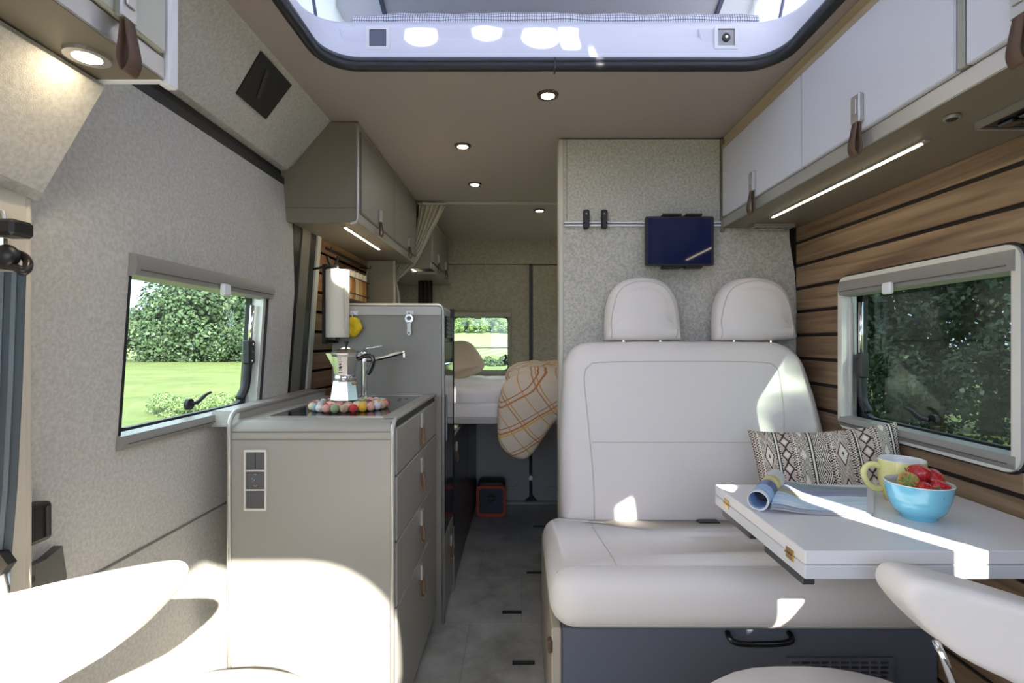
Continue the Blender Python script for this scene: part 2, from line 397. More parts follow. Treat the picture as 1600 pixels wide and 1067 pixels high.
# hatch: black rubber seal round the edge
path = [Vector((u, v, 1.962)) for u, v in rrect(HX0, HX1, HY0, HY1, .105, 10)]
seal = thing('hatch_seal', 'black rubber seal running round the edge of the roof hatch', 'seal', (.09, HY1, 1.95))
ob('seal_strip', tube(path, .0135, 10, closed=True, flat=1.1), RUB, seal, smooth=True)
ob('seal_lip', tube([p + Vector((0, 0, .018)) for p in [Vector((u, v, 1.962)) for u, v in rrect(HX0 + .003, HX1 - .003, HY0 + .003, HY1 - .003, .1, 10)]], .008, 8, closed=True), mat('dark_rubber_lip', rgb(70, 74, 86), .35), seal, smooth=True)
ob('joint_sleeve', box(.095, .10, HY1 - .016, HY1 + .015, 1.946, 1.982, .001), BLACK, seal)
# white moulded ledge above the ceiling
GFK = mat('white_moulding', rgb(220, 222, 234), .3)
def rr3(o, z, r=.1): return [Vector((u, v, z)) for u, v in rrect(HX0 - o, HX1 + o, HY0 - o, HY1 + o, r, 8)]
ledge = st('roof_frame', loft([rr3(.012, 1.97), rr3(.014, 2.0), rr3(.035, 2.06), rr3(.062, 2.12), rr3(.075, 2.14), rr3(.10, 2.146), rr3(.22, 2.146), rr3(.22, 2.10), rr3(.12, 1.99)], cap=False), GFK, smooth=50)
for cx_, w_ in ((-.448, .075), (.637, .075)):
    q = prism([(cx_ - w_ - .03, 2.098), (cx_ - w_, 1.985), (cx_ + w_, 1.985), (cx_ + w_ + .03, 2.098)], 'y', 1.545, 1.60, bev=.006)
    st('moulded_boss', q, GFK, ledge, smooth=40)
rb = prism([(-.35, 2.102), (-.33, 2.055), (-.30, 2.046), (.50, 2.046), (.53, 2.055), (.55, 2.102)], 'y', 1.553, 1.62, bev=.004)
st('moulded_rib', rb, GFK, ledge, smooth=40)
def ledge_switch(px, py, name, label, cat):
    c = P(px, py, 1.54); t_ = thing(name, label, cat, c)
    s = .0355
    ob('frame', plate(rrect(c.x - s, c.x + s, c.z - s, c.z + s, .003), [rrect(c.x - s * .72, c.x + s * .72, c.z - s * .72, c.z + s * .72, .002)], 'y', 1.534, 1.546), WHITE, t_)
    if cat == 'switch':
        ob('rocker', box(c.x - s * .7, c.x + s * .7, 1.536, 1.545, c.z - s * .7, c.z + s * .7, .002), mat('slate_rocker', rgb(92, 98, 118), .35), t_)
    else:
        ob('insert', box(c.x - s * .7, c.x + s * .7, 1.538, 1.545, c.z - s * .7, c.z + s * .7, .001), mat('silver_insert', rgb(150, 150, 154), .4, .3), t_)
        k = disc((c.x, 1.534, c.z), .0125, .006, 'y'); ob('socket_ring', k, BLACK, t_)
        ob('pin', disc((c.x, 1.531, c.z), .0045, .004, 'y'), CHROME, t_)
        ob('mark', box(c.x - .006, c.x + .006, 1.5365, 1.5385, c.z + .017, c.z + .0185, 0), WHITE, t_)
ledge_switch(591, 60, 'roof_switch', 'square white framed switch with slate rocker on the hatch ledge, left', 'switch')
ledge_switch(1134, 59, 'roof_socket', 'square white framed round socket on the hatch ledge, right', 'socket')
# checked netting rolled along the ledge
NET = bpy.data.materials.new('net'); NET.use_nodes = True; n, l = NET.node_tree.nodes, NET.node_tree.links; bs = n['Principled BSDF']
tcn = n.new('ShaderNodeUVMap'); bk = n.new('ShaderNodeTexBrick'); bk.offset = 0
bk.inputs['Scale'].default_value = 1; bk.inputs['Brick Width'].default_value = 1; bk.inputs['Row Height'].default_value = 1; bk.inputs['Mortar Size'].default_value = .13; bk.inputs['Mortar Smooth'].default_value = .3
bk.inputs['Color1'].default_value = rgb(226, 226, 234); bk.inputs['Color2'].default_value = rgb(214, 216, 226); bk.inputs['Mortar'].default_value = rgb(70, 78, 100)
l.new(tcn.outputs[0], bk.inputs['Vector']); l.new(bk.outputs['Color'], bs.inputs['Base Color']); bs.inputs['Roughness'].default_value = .8
bm = nb(); uvl = bm.loops.layers.uv.new('UVMap'); NX, NZ = 220, 8; gv = []
for i in range(NX + 1):
    u = i / NX; x = -.53 + 1.275 * u; row = []
    for j in range(NZ + 1):
        a = j / NZ * 1.15 * PI
        wob = .010 * noise.noise((x * 5, j * .3, 0)) + .006 * noise.noise((x * 17, j * .5, 3))
        row.append(bm.verts.new((x, 1.64 - .035 * math.sin(a) - wob, 2.124 + .068 * (1 - math.cos(a)) / 2 + (.008 * noise.noise((x * 3, 0, 5)) + .004 * noise.noise((x * 11, 0, 9))) * (j / NZ))))
    gv.append(row)
for i in range(NX):
    for j in range(NZ):
        f = bm.faces.new((gv[i][j], gv[i + 1][j], gv[i + 1][j + 1], gv[i][j + 1]))
        for lp, (a, b) in zip(f.loops, ((i, j), (i + 1, j), (i + 1, j + 1), (i, j + 1))): lp[uvl].uv = (a * 1.275 / NX / .0075, b * .1 / NZ / .0085)
ob('rolled_netting', bm, NET, label='grey and white checked insect netting rolled along the rear edge of the roof hatch', cat='netting', smooth=True, solid=.002)
# pop-top: fabric sides, raised roof shell and bunk board
FAB = bpy.data.materials.new('tent_fabric'); FAB.use_nodes = True; n, l = FAB.node_tree.nodes, FAB.node_tree.links; n.clear()
o_ = n.new('ShaderNodeOutputMaterial'); df = n.new('ShaderNodeBsdfDiffuse'); tl = n.new('ShaderNodeBsdfTranslucent'); mx = n.new('ShaderNodeMixShader')
df.inputs[0].default_value = rgb(222, 224, 236); tl.inputs[0].default_value = rgb(214, 218, 236); mx.inputs[0].default_value = .40
l.new(df.outputs[0], mx.inputs[1]); l.new(tl.outputs[0], mx.inputs[2]); l.new(mx.outputs[0], o_.inputs[0])
def roofz(y): return 2.22 + (3.2 - y) * .30
for sx, x0, lab in ((-1, -.76, 'pale pleated pop-top fabric side beyond the hatch, left'), (1, .95, 'pale pleated pop-top fabric side beyond the hatch, right')):
    bm = nb(); gv = []; NY, NZ = 70, 8
    for i in range(NY + 1):
        y = .0 + 3.1 * i / NY; row = []
        for j in range(NZ + 1):
            f_ = j / NZ; z = 2.12 + (roofz(y) - 2.12) * f_
            row.append(bm.verts.new((x0 + sx * (.012 * math.sin(y * 38 + f_ * 2) + .03 * math.sin(f_ * PI)) , y, z)))
        gv.append(row)
    for i in range(NY):
        for j in range(NZ): bm.faces.new((gv[i][j], gv[i + 1][j], gv[i + 1][j + 1], gv[i][j + 1]))
    t_ = thing('side_canvas', lab, 'canvas', (x0, 1.5, 2.12))
    ob('fabric', bm, FAB, t_, smooth=True)
    ob('zip_strip', tube([(x0 - sx * .015, 1.95, 2.14), (x0 - sx * .02, 1.80, 2.4), (x0 - sx * .02, 1.72, 2.6)], .006), mat('slate_zip', rgb(96, 104, 126), .7), t_)
st('roof_shell', prism([(-.1, roofz(-.1)), (3.25, roofz(3.25)), (3.25, roofz(3.25) + .05), (-.1, roofz(-.1) + .05)], 'x', -.82, 1.02), mat('roof_white', rgb(214, 214, 216), .5))
st('roof_panel', box(-.98, 1.18, 1.76, 3.75, 2.02, 2.10, 0), mat('roof_white2', rgb(200, 200, 204), .5))
for x0_, x1_ in ((-.98, -.80), (.98, 1.18)): st('roof_panel', box(x0_, x1_, .2, 1.76, 2.02, 2.10, 0), MT['roof_white2'])
st('roof_panel', box(-.98, 1.18, -.6, .04, 2.0, 2.1, 0), MT['roof_white2'])
# unseen fabric front of the pop-top, its holes cut to cast sun patches
fw = plate([(-.76, 2.10), (.95, 2.10), (.98, roofz(0)), (-.79, roofz(0))], [rrect(.26, .74, 2.60, 2.74, .03), [(.47 + .045 * math.cos(q), 3.035 + .04 * math.sin(q)) for q in (2 * PI * k / 16 for k in range(16))], [(.67 + .04 * math.cos(q), 3.055 + .035 * math.sin(q)) for q in (2 * PI * k / 16 for k in range(16))], [(.83 + .05 * math.cos(q), 3.03 + .045 * math.sin(q)) for q in (2 * PI * k / 16 for k in range(16))], rrect(.895, .94, 2.98, 3.08, .01)], 'y', .0, .004)
ob('fabric', fw, FAB, thing('front_canvas', 'pale fabric front of the pop-top above the camera, unseen, with holes cut for sun patches', 'canvas', (.09, 0, 2.1)))
bb = thing('bunk_board', 'grey underside of the raised roof bunk seen through the hatch', 'bunk', (.12, 2.2, 2.5))
BZ = lambda y: 2.17 + (2.95 - y) * .40
ob('board', prism([(1.2, BZ(1.2)), (2.9, BZ(2.9)), (2.9, BZ(2.9) + .02), (1.2, BZ(1.2) + .02)], 'x', -.56, .80), mat('bunk_grey', rgb(168, 168, 170), .6), bb)
for x_ in (-.565, .805): ob('edge_rail', prism([(1.2, BZ(1.2) - .01), (2.9, BZ(2.9) - .01), (2.9, BZ(2.9) + .025), (1.2, BZ(1.2) + .025)], 'x', x_ - .008, x_ + .008), mat('slate_edge', rgb(64, 70, 88), .5), bb)

# ------------------------------------------------------------------ windows
GL_L = glass('side_glass', (.86, .92, .88, 1), .035)
GL_R = glass('tinted_glass', (.46, .52, .49, 1), .035, .01)
GL_B = glass('rear_glass', (.80, .88, .82, 1), .03)
def camper_window(name, s, xw, y0, y1, z0, z1, gl, label_far):
    """s=-1 left, +1 right; xw(z) inner skin X"""
    X = lambda z, o: xw(z) + s * o
    def ring(outer, inner, a, b, m, nm, par, smooth=False):
        bm = plate(outer, [inner], 'x', 0, 1)
        for v in bm.verts:
            v.co.x = X(v.co.z, a if v.co.x < .5 else b)
        return ob(nm, bm, m, par, kind=None if par else 'structure', smooth=smooth)
    if s > 0:
        dark = ring(rrect(y0 - .022, y1 + .022, z0 - .022, z1 + .022, .04), rrect(y0 - .014, y1 + .014, z0 - .014, z1 + .014, .036), -.004, .01, RUB, name, None)
        ring(rrect(y0 - .016, y1 + .016, z0 - .016, z1 + .016, .036), rrect(y0 + .006, y1 - .006, z0 + .006, z1 - .006, .02), -.012, .03, TRIMC, 'frame', dark)
    else:
        dark = ring(rrect(y0, y1, z0, z1 + .004, .012), rrect(y0 + .005, y1 - .005, z0 + .004, z1 - .004, .01), -.003, .02, RUB, name, None)
        ring(rrect(y0 + .004, y1 - .004, z0 + .004, z1 - .004, .01), rrect(y0 + .008, y1 - .022, z0 + .006, z1 - .006, .01), .004, .05, TRIMC, 'frame', dark)
    ring(rrect(y0 + .004, y1 - .004, z0 + .004, z1 - .004, .02), rrect(y0 + .016, y1 - .016, z0 + .010, z1 - .010, .02), .018, .032, SATIN, 'inner_frame', dark)
    ring(rrect(y0 - .002, y1 + .002, z0 - .002, z1 + .002, .02), rrect(y0 + .030, y1 - .030, z0 + .028, z1 - .02, .05), .042, .058, RUB, 'pane_seal', dark, 30)
    # tinted or clear acrylic pane
    bm = prism(rrect(y0 + .02, y1 - .02, z0 + .02, z1 - .015, .05), 'x', 0, .004)
    for v in bm.verts: v.co.x = X(v.co.z, .062) + s * v.co.x
    ob('pane', bm, gl, dark)
    # blind cassettes along head and foot
    for (a, b, nm, o) in ((z1 - .050, z1 + .006, 'blind_cassette', .015), (z0 - .014, z0 + .026, 'lower_cassette', .012)):
        bm = nb(); rings = []
        pr = [(0.02, a), (-o, a + .006), (-o - .006, (a + b) / 2), (-o, b - .004), (0.02, b)]
        for y in (y0 - .004, y1 + .004): rings.append([Vector((X((z0 + z1) / 2 if False else z, q), y, z)) for q, z in pr])
        ob(nm, loft(rings), CASS, dark, smooth=35)
        ob('groove', box(*sorted((X(a, -o - .004), X(a, -o - .008))), y0 + .01, y1 - .01, a + .017, a + .019, 0), mat('groove_dark', rgb(96, 92, 86), .6), dark)
    zc = z1 - .05
    yc = y0 + (y1 - y0) * (.52 if s < 0 else .60)
    cl = ob('blind_clip', box(*sorted((X(zc, -.034), X(zc, -.020))), yc - .018, yc + .018, zc - .012, zc + .022, .004), WHITE, dark)
    # far jamb: bright strut, black stay arm and bracket
    yj = y1 - .040
    bm = tube([(X(z1 - .07, .030), yj, z1 - .07), (X(.5 * (z0 + z1), .030), yj, z0 + .20)], .0075, 10)
    ob('gas_strut', bm, CHROME, dark, smooth=True)
    bm = tube(smooth_path([(X(z0 + .2, .030), yj, z0 + .22), (X(z0 + .15, .032), yj - .002, z0 + .15), (X(z0 + .09, .034), yj - .006, z0 + .08), (X(z0 + .05, .036), yj - .03, z0 + .045)]), .010, 8, flat=1.6)
    ob('stay_arm', bm, BLACK, dark, smooth=True)
    ob('bracket', box(*sorted((X(z0 + .2, .016), X(z0 + .2, .044))), yj - .022, yj + .012, z0 + .155, z0 + .235, .005), BLACK, dark)
    for k in (.165, .22): ob('screw', disc((X(z0 + k, .016) , yj - .008, z0 + k), .004, .004, 'x', 8), CHROME, dark)
    # latch handle on the pane
    yh = y0 + (y1 - y0) * (.50 if s < 0 else .50); zh = z0 + .055
    bm = disc((X(zh, .052), yh, zh), .016, .012, 'x'); ob('handle_base', bm, BLACK, dark)
    bm = tube(smooth_path([(X(zh, .045), yh, zh), (X(zh, .035), yh + .02, zh + .004), (X(zh, .030), yh + .045, zh + .02), (X(zh, .030), yh + .07, zh + .026)]), [.008] * 7 + [.007] * 6 + [.006] * 6, 8, flat=.7)
    ob('latch_handle', bm, BLACK, dark, smooth=True)
    return dark
xwL = lambda z: -.885 + max(0, min(1, (z - .92) / .42)) * .029
camper_window('window_1', -1, xwL, 1.12, 1.735, .92, 1.34, GL_L, '')
camper_window('window_2', 1, lambda z: 1.093, YW0, YW1, ZW0, ZW1, GL_R, '')
st('added_window_4', plate(rrect(2.93, 3.54, .92, 1.28, .03), [rrect(2.97, 3.50, .96, 1.24, .03)], 'x', -.972, -.90), TRIMC)  # hidden rear side windows, added to bring daylight to the bed
st('added_window_4', prism(rrect(2.94, 3.53, .93, 1.27, .02), 'x', -.985, -.981), GL_L)
st('added_window_5', plate(rrect(2.83, 3.54, .93, 1.37, .03), [rrect(2.87, 3.50, .97, 1.33, .03)], 'x', 1.085, 1.15), TRIMC)
st('added_window_5', prism(rrect(2.84, 3.53, .94, 1.36, .02), 'x', 1.161, 1.165), GL_L)
# rear door window
w3 = st('window_3', plate(rrect(-.515, -.07, .915, 1.36, .02), [rrect(-.49, -.095, .94, 1.325, .02)], 'y', 3.63, 3.644), mat('olive_trim', rgb(128, 124, 104), .5))
st('blind_cassette', box(-.51, -.075, 3.61, 3.642, 1.325, 1.358, .004), mat('olive_cassette', rgb(150, 146, 128), .5), w3)
st('blind_clip', box(-.33, -.285, 3.60, 3.612, 1.308, 1.34, .003), mat('olive_cassette', rgb(150, 146, 128), .5), w3)
st('pane_seal', plate(rrect(-.50, -.085, .93, 1.335, .03), [rrect(-.485, -.10, .945, 1.32, .03)], 'y', 3.67, 3.69), RUB, w3)
st('pane', box(-.492, -.093, 3.692, 3.696, .938, 1.327, 0), GL_B, w3)
st('blind_bar', box(-.49, -.095, 3.652, 3.658, 1.10, 1.106, 0), mat('dark_green_bar', rgb(40, 56, 44), .5), w3)
bm = tube([(-.115, 3.62, 1.06), (-.11, 3.62, 1.03), (-.13, 3.615, 1.01)], .008); st('latch_handle', box(-.125, -.105, 3.61, 3.64, .985, 1.015, .003, bm), BLACK, w3)

# ------------------------------------------------------------------ outside: meadow, hedgerow, bushes
GRASS = bpy.data.materials.new('meadow'); GRASS.use_nodes = True; n, l = GRASS.node_tree.nodes, GRASS.node_tree.links; bs = n['Principled BSDF']; bs.inputs['Roughness'].default_value = .9
g = n.new('ShaderNodeNewGeometry'); t1 = n.new('ShaderNodeTexNoise'); t1.inputs['Scale'].default_value = .35; t1.inputs['Detail'].default_value = 8; t1.inputs['Roughness'].default_value = .7
l.new(g.outputs['Position'], t1.inputs['Vector'])
c = ramp_col(n, l, t1.outputs['Fac'], [(.35, (.075, .105, .020, 1)), (.52, (.115, .145, .032, 1)), (.68, (.16, .175, .055, 1))]); l.new(c, bs.inputs['Base Color'])
ob('meadow', box(-120, 120, -30, 150, -.7, -.6, 0), GRASS, kind='structure')
def foliage(name, N, leaf, R, seed, m, clumps=26, flat=.8, cr=(.28, .46)):
    rd = random.Random(seed); cl = []
    for _ in range(clumps):
        a = rd.uniform(0, 2 * PI); zz = rd.uniform(-.75, 1); r = math.sqrt(max(0, 1 - zz * zz)) * rd.uniform(.45, .8)
        cl.append((Vector((r * math.cos(a), r * math.sin(a), zz * .72)) * R, R * rd.uniform(*cr)))
    vs_, fs = [], []
    for _ in range(N):
        c_, r = rd.choice(cl); d = Vector((rd.gauss(0, 1), rd.gauss(0, 1), rd.gauss(0, 1))).normalized()
        p = c_ + d * r * rd.uniform(.72, 1.04); p.z *= flat
        nn = (d + Vector((rd.uniform(-.8, .8), rd.uniform(-.8, .8), rd.uniform(-.5, .8)))).normalized()
        s = nn.orthogonal().normalized(); u = nn.cross(s); a = rd.uniform(0, PI)
        s, u = s * math.cos(a) + u * math.sin(a), u * math.cos(a) - s * math.sin(a); L = leaf * rd.uniform(.6, 1.3); k = len(vs_)
        vs_ += [p - s * L, p + u * L * .55, p + s * L, p - u * L * .55]; fs.append((k, k + 1, k + 2, k + 3))
    me = bpy.data.meshes.new(name); me.from_pydata(vs_, [], fs); me.materials.append(m); return me
def leafmat(name, a, b):
    m = bpy.data.materials.new(name); m.use_nodes = True; n = m.node_tree.nodes; l = m.node_tree.links; bs = n['Principled BSDF']; bs.inputs['Roughness'].default_value = .6
    g = n.new('ShaderNodeNewGeometry'); r = ramp_col(n, l, g.outputs['Random Per Island'], [(0, a), (1, b)]); l.new(r, bs.inputs['Base Color'])
    return m
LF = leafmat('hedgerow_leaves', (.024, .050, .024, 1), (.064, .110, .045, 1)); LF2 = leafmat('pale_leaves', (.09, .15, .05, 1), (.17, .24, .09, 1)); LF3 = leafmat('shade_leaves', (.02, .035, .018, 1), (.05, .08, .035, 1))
BARK = mat('bark', rgb(84, 72, 60), .9)
far = [foliage('far_foliage', 13000, .15, 3.6, s, LF, 34, 1.05) for s in (1, 2)] + [foliage('far_foliage', 7000, .2, 3.4, 5, LF2, 26, 1.0)]
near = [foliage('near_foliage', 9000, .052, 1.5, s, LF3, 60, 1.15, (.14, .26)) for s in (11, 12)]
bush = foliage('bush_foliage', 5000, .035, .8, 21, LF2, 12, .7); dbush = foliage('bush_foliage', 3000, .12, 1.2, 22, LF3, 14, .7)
def tree(name, me, x, y, zc, sc, rz, label, group, trunk=True, cat='tree', z0=-.6):
    t_ = thing(name, label, cat, (x, y, z0), group)
    o = bpy.data.objects.new('foliage', me); COL.objects.link(o); o.parent = t_; o.location = (0, 0, zc); o.scale = (sc, sc, sc); o.rotation_euler = (0, 0, rz); WL[o.name] = Vector((x, y, z0))
    if trunk:
        ob('trunk', tube([(x, y, z0), (x + .05 * sc, y, zc * .5 + z0), (x, y, zc + z0)], [.06 * zc ** .8, .05 * zc ** .8, .02 * zc ** .8], 8), BARK, t_)
rd = random.Random(4)
for k in range(17):
    x = -53 + k * 2.6 + rd.uniform(-.6, .6)
    hgt = {0: 3.4, 1: 4.2, 2: 4.6}.get(k % 3) + (rd.uniform(-.2, .6))
    if x < -30.5: continue
    tree('hedgerow_tree', far[k % 2], x, 47 + rd.uniform(-2, 3), hgt, 1.1 + rd.uniform(0, .3), rd.uniform(0, 6), 'dense green tree in the hedgerow across the meadow behind the left window', 'trees of the far hedgerow')
for k in range(10):
    tree('hedgerow_tree', far[k % 2], -80 + k * 3.6, 46 + rd.uniform(-2, 3), 4.4 + rd.uniform(-.3, .5), 1.25, rd.uniform(0, 6), 'hedgerow tree far to the left, past the gap of open sky', 'hedgerow trees past the sky gap')
for k in range(9):
    tree('hedgerow_tree', far[k % 2], -33.5 + k * 2.9, 45 + rd.uniform(-1, 1), 2.0, .75, rd.uniform(0, 6), 'low dense tree along the foot of the far hedgerow', 'low trees of the far hedgerow', False)
HILL = bpy.data.materials.new('mown_field'); HILL.use_nodes = True; n, l = HILL.node_tree.nodes, HILL.node_tree.links; bs = n['Principled BSDF']; bs.inputs['Roughness'].default_value = .9
g = n.new('ShaderNodeNewGeometry'); mp = n.new('ShaderNodeMapping'); mp.inputs['Rotation'].default_value = (0, 0, .5); wv = n.new('ShaderNodeTexWave'); wv.inputs['Scale'].default_value = .16; wv.inputs['Distortion'].default_value = 2.5; wv.inputs['Detail'].default_value = 2
l.new(g.outputs['Position'], mp.inputs['Vector']); l.new(mp.outputs[0], wv.inputs['Vector']); c = ramp_col(n, l, wv.outputs['Fac'], [(.2, (.11, .17, .06, 1)), (.8, (.26, .29, .13, 1))]); l.new(c, bs.inputs['Base Color'])
ob('mown_field', prism([(62, -.62), (112, 3.5), (130, 3.9), (130, -.69), (62, -.69)], 'x', -60, 50), HILL, kind='structure')
for k in range(11):
    tree('field_tree', far[2], -19 + k * 2.5, 106 + rd.uniform(-2, 2), 1.5 + rd.uniform(-.4, .9), .62 + rd.uniform(0, .25), rd.uniform(0, 6), 'pale leafy tree on the rise beyond the mown field behind the rear window', 'trees beyond the mown field', z0=3.2)
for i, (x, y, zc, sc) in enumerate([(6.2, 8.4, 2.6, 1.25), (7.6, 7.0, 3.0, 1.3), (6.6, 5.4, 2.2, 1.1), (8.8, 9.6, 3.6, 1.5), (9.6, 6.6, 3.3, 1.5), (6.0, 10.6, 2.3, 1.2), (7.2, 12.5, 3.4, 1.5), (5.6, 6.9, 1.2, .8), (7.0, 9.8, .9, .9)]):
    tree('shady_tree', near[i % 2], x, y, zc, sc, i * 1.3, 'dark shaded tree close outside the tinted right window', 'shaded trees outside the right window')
tree('sun_blocker_tree', near[0], 3.1, -2.55, 4.2, .36, 0, 'unseen small tree added beside the front of the van to block sun', None)  # added out of view to keep sun off the bench back
# tussocks of long grass near the left window, and the shaded clump behind the van
for x, y, s_ in ((-8.6, 12.4, .75), (-7.7, 12.0, .7), (-7.0, 12.6, .8)):
    tree('grass_bush', bush, x, y, .15, s_, x, 'low tussock of long grass in the meadow below the left window', 'tussocks below the left window', False, 'bush')
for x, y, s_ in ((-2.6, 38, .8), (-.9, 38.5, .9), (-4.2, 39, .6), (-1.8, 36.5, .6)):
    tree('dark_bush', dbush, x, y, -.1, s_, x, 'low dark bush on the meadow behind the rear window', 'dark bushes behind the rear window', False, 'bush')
# ------------------------------------------------------------------ cushioned seats
def bvh_of(o):
    me = o.data; return BVHTree.FromPolygons([v.co + WL[o.name] for v in me.vertices], [p.vertices[:] for p in me.polygons])
def seam(o, pts, direction, parent, r=.0016, name='seam', m=None, closed=False):
    """stitch line: points cast onto the surface of o along direction"""
    t_ = bvh_of(o); out_ = []; d = Vector(direction).normalized()
    for p in smooth_path(pts, 8, closed):
        h = t_.ray_cast(p - d * .6, d)
        if h[0]: out_.append(h[0] - d * .0003)
    if len(out_) > 2: ob(name, tube(out_, r, 5), m or SEAM, parent, smooth=True)

# rear bench seat
bench = thing('bench', 'cream leather two person bench seat against the felt bulkhead', 'seat', (.6, 1.6, 0))
TB = .17 / .65
ol = [(.135, .50), (.135, .60), (.140, .80), (.155, 1.02)]
ol += [(.155 + .10 * (1 - math.cos(a)), 1.035 + .112 * math.sin(a)) for a in (PI / 2 * k / 6 for k in range(1, 7))]
ol += [(.45, 1.150), (.70, 1.150), (.92, 1.148)]
ol += [(.93 + .118 * math.sin(a), 1.036 + .112 * math.cos(a)) for a in (PI / 2 * k / 6 for k in range(0, 6))]
ol += [(1.066, .96), (1.082, .82), (1.088, .68), (1.088, .50), (.75, .50), (.45, .50)]
back = ob('backrest', cushion(ol, .15, .055, .012, lambda u, v, w_: Vector((u, 1.785 + (v - .5) * TB - w_, v))), CREAM, bench, smooth=True)
ip = [(.245, .53), (.245, .70), (.232, .90), (.226, 1.02), (.245, 1.062), (.30, 1.075), (.60, 1.078), (.86, 1.075), (.915, 1.06), (.928, 1.02), (.925, .90), (.915, .80), (.915, .53)]
seam(back, [(x, 1.7, z) for x, z in ip], (0, 1, 0), bench, .0022)
seam(back, [(x, 1.7, .80) for x in (.246, .4, .6, .8, .912)], (0, 1, 0), bench, .0014)
# seat cushion, rounded at the front
sl = rrect(.072, 1.088, 1.255, 1.76, [.075, .05, .03, .03], 6)
def seatf(u, v, w_): return Vector((u, v, .476 + w_ + .02 * (1 - (v - 1.25) / .5) + .004 * math.sin(u * 9)))
sc_ = ob('seat', cushion(sl, .148, .058, .008, seatf), CREAM, bench, smooth=True)
seam(sc_, [(x, 1.31, .6) for x in (.09, .2, .4, .6, .8, 1.07)], (0, .25, -1), bench, .0018)
seam(sc_, [(.245, 1.315, .6), (.240, 1.4, .6), (.232, 1.5, .6), (.225, 1.60, .6), (.222, 1.70, .6)], (0, 0, -1), bench, .0016)
seam(sc_, [(x, 1.2, .425) for x in (.12, .3, .6, .9, 1.06)], (0, 1, .3), bench, .0016)
ob('belt_buckle', box(.575, .645, 1.655, 1.69, .545, .565, .004), BLACK, bench)
# headrests
for k, (xa, xb) in enumerate(((.316, .602), (.728, 1.034))):
    h = thing('headrest', ('rounded cream headrest at the left of the bench seat, nearer the aisle', 'rounded cream headrest at the right of the bench seat, nearer the wooden wall')[k], 'headrest', ((xa + xb) / 2, 1.93, 1.15), 'headrests of the bench seat')
    cx_ = (xa + xb) / 2; hw = (xb - xa) / 2
    ol = [(cx_ - hw, 1.155), (cx_ - hw, 1.22)] + [(cx_ - hw * .985 * math.cos(a) ** .72, 1.235 + .158 * math.sin(a) ** .9) for a in (PI / 2 * q / 8 for q in range(1, 8))] + [(cx_, 1.396)] + \
         [(cx_ + hw * .985 * math.cos(a) ** .72, 1.235 + .158 * math.sin(a) ** .9) for a in (PI / 2 * q / 8 for q in range(7, 0, -1))] + [(cx_ + hw, 1.22), (cx_ + hw, 1.155), (cx_, 1.152)]
    p_ = ob('pad', cushion(ol, .095, .042, .01, lambda u, v, w_: Vector((u, 1.955 + (v - 1.15) * .05 - w_, v))), CREAM, h, smooth=True)
    sp = [(cx_ - hw + .022, 1.165), (cx_ - hw + .022, 1.24), (cx_ - hw * .66, 1.335), (cx_ - hw * .25, 1.372), (cx_ + hw * .25, 1.372), (cx_ + hw * .66, 1.335), (cx_ + hw - .022, 1.24), (cx_ + hw - .022, 1.165)]
    seam(p_, [(x, 1.9, z) for x, z in sp], (0, 1, 0), h, .0018)
    for s in (-.07, .07): ob('post', tube([(cx_ + s, 1.955, 1.10), (cx_ + s, 1.955, 1.17)], .006), CHROME, h)
# blue-grey base under the bench
base = thing('bench_box', 'blue grey storage box carrying the bench seat, with black pull bar', 'box', (.6, 1.6, 0))
ob('body', box(.105, 1.086, 1.335, 1.98, 0, .402, .003), BLUEG, base)
ob('side_strip', box(.078, .104, 1.33, 2.0, 0, .405, .004), mat('beige_strip', rgb(176, 166, 150), .5), base)
ob('strap_loop', box(.068, .080, 1.325, 1.35, .34, .375, .004), LEATHD, base)
hb = smooth_path([(.535, 1.333, .393), (.535, 1.318, .388), (.545, 1.312, .380), (.57, 1.310, .376), (.64, 1.310, .376), (.685, 1.312, .380), (.695, 1.318, .388), (.695, 1.333, .393)], 5)
ob('pull_bar', tube(hb, .0075, 10), BLACKG, base, smooth=True)
vent = ob('vent', plate([(.690, .13), (.965, .13), (.965, .330), (.690, .330)], [rrect(.700 + i * .0255, .7215 + i * .0255, .315 - j * .0125, .3215 - j * .0125, .001, 1) for i in range(10) for j in range(8)], 'y', 1.326, 1.334), BLUEG, base)
ob('vent_duct', box(.695, .96, 1.3335, 1.3345, .13, .31, 0), BLACK, vent)

# ------------------------------------------------------------------ bulkhead behind the bench
bulk = thing('bulkhead', 'tall pale felt partition behind the bench seat, tablet mounted on it', 'partition', (.6, 2.08, 0))
bo = [(.163, 0), (1.098, 0), (1.098, 1.30), (1.09, 1.42), (1.068, 1.56), (1.066, 1.955), (.163, 1.955)]
ob('panel', prism(bo, 'y', 2.042, 2.12), FELT_BULK, bulk)
ob('edge_profile', box(.148, .168, 2.036, 2.124, 0, 1.957, .004), mat('edge_cream', rgb(196, 192, 180), .5), bulk)
ob('upper_board', box(.182, .790, 2.036, 2.043, 1.628, 1.955, .002), FELT_BULK, bulk)
ob('side_board', box(.1685, .178, 2.036, 2.043, 1.628, 1.955, .002), FELT_BULK, bulk)
ob('corner_profile', box(.792, .806, 2.03, 2.046, 1.585, 1.955, .003), mat('olive_profile', rgb(120, 114, 98), .4), bulk)
rail = thing('wall_rail', 'double white accessory rail across the bulkhead holding two black clips', 'rail', (.5, 2.03, 1.61))
for z in (1.611, 1.622): ob('rail_bar', box(.170, .792, 2.030, 2.040, z - .0035, z + .0035, .001), WHITE, rail)
ob('rail_groove', box(.170, .792, 2.036, 2.042, 1.612, 1.621, 0), GAP, rail)
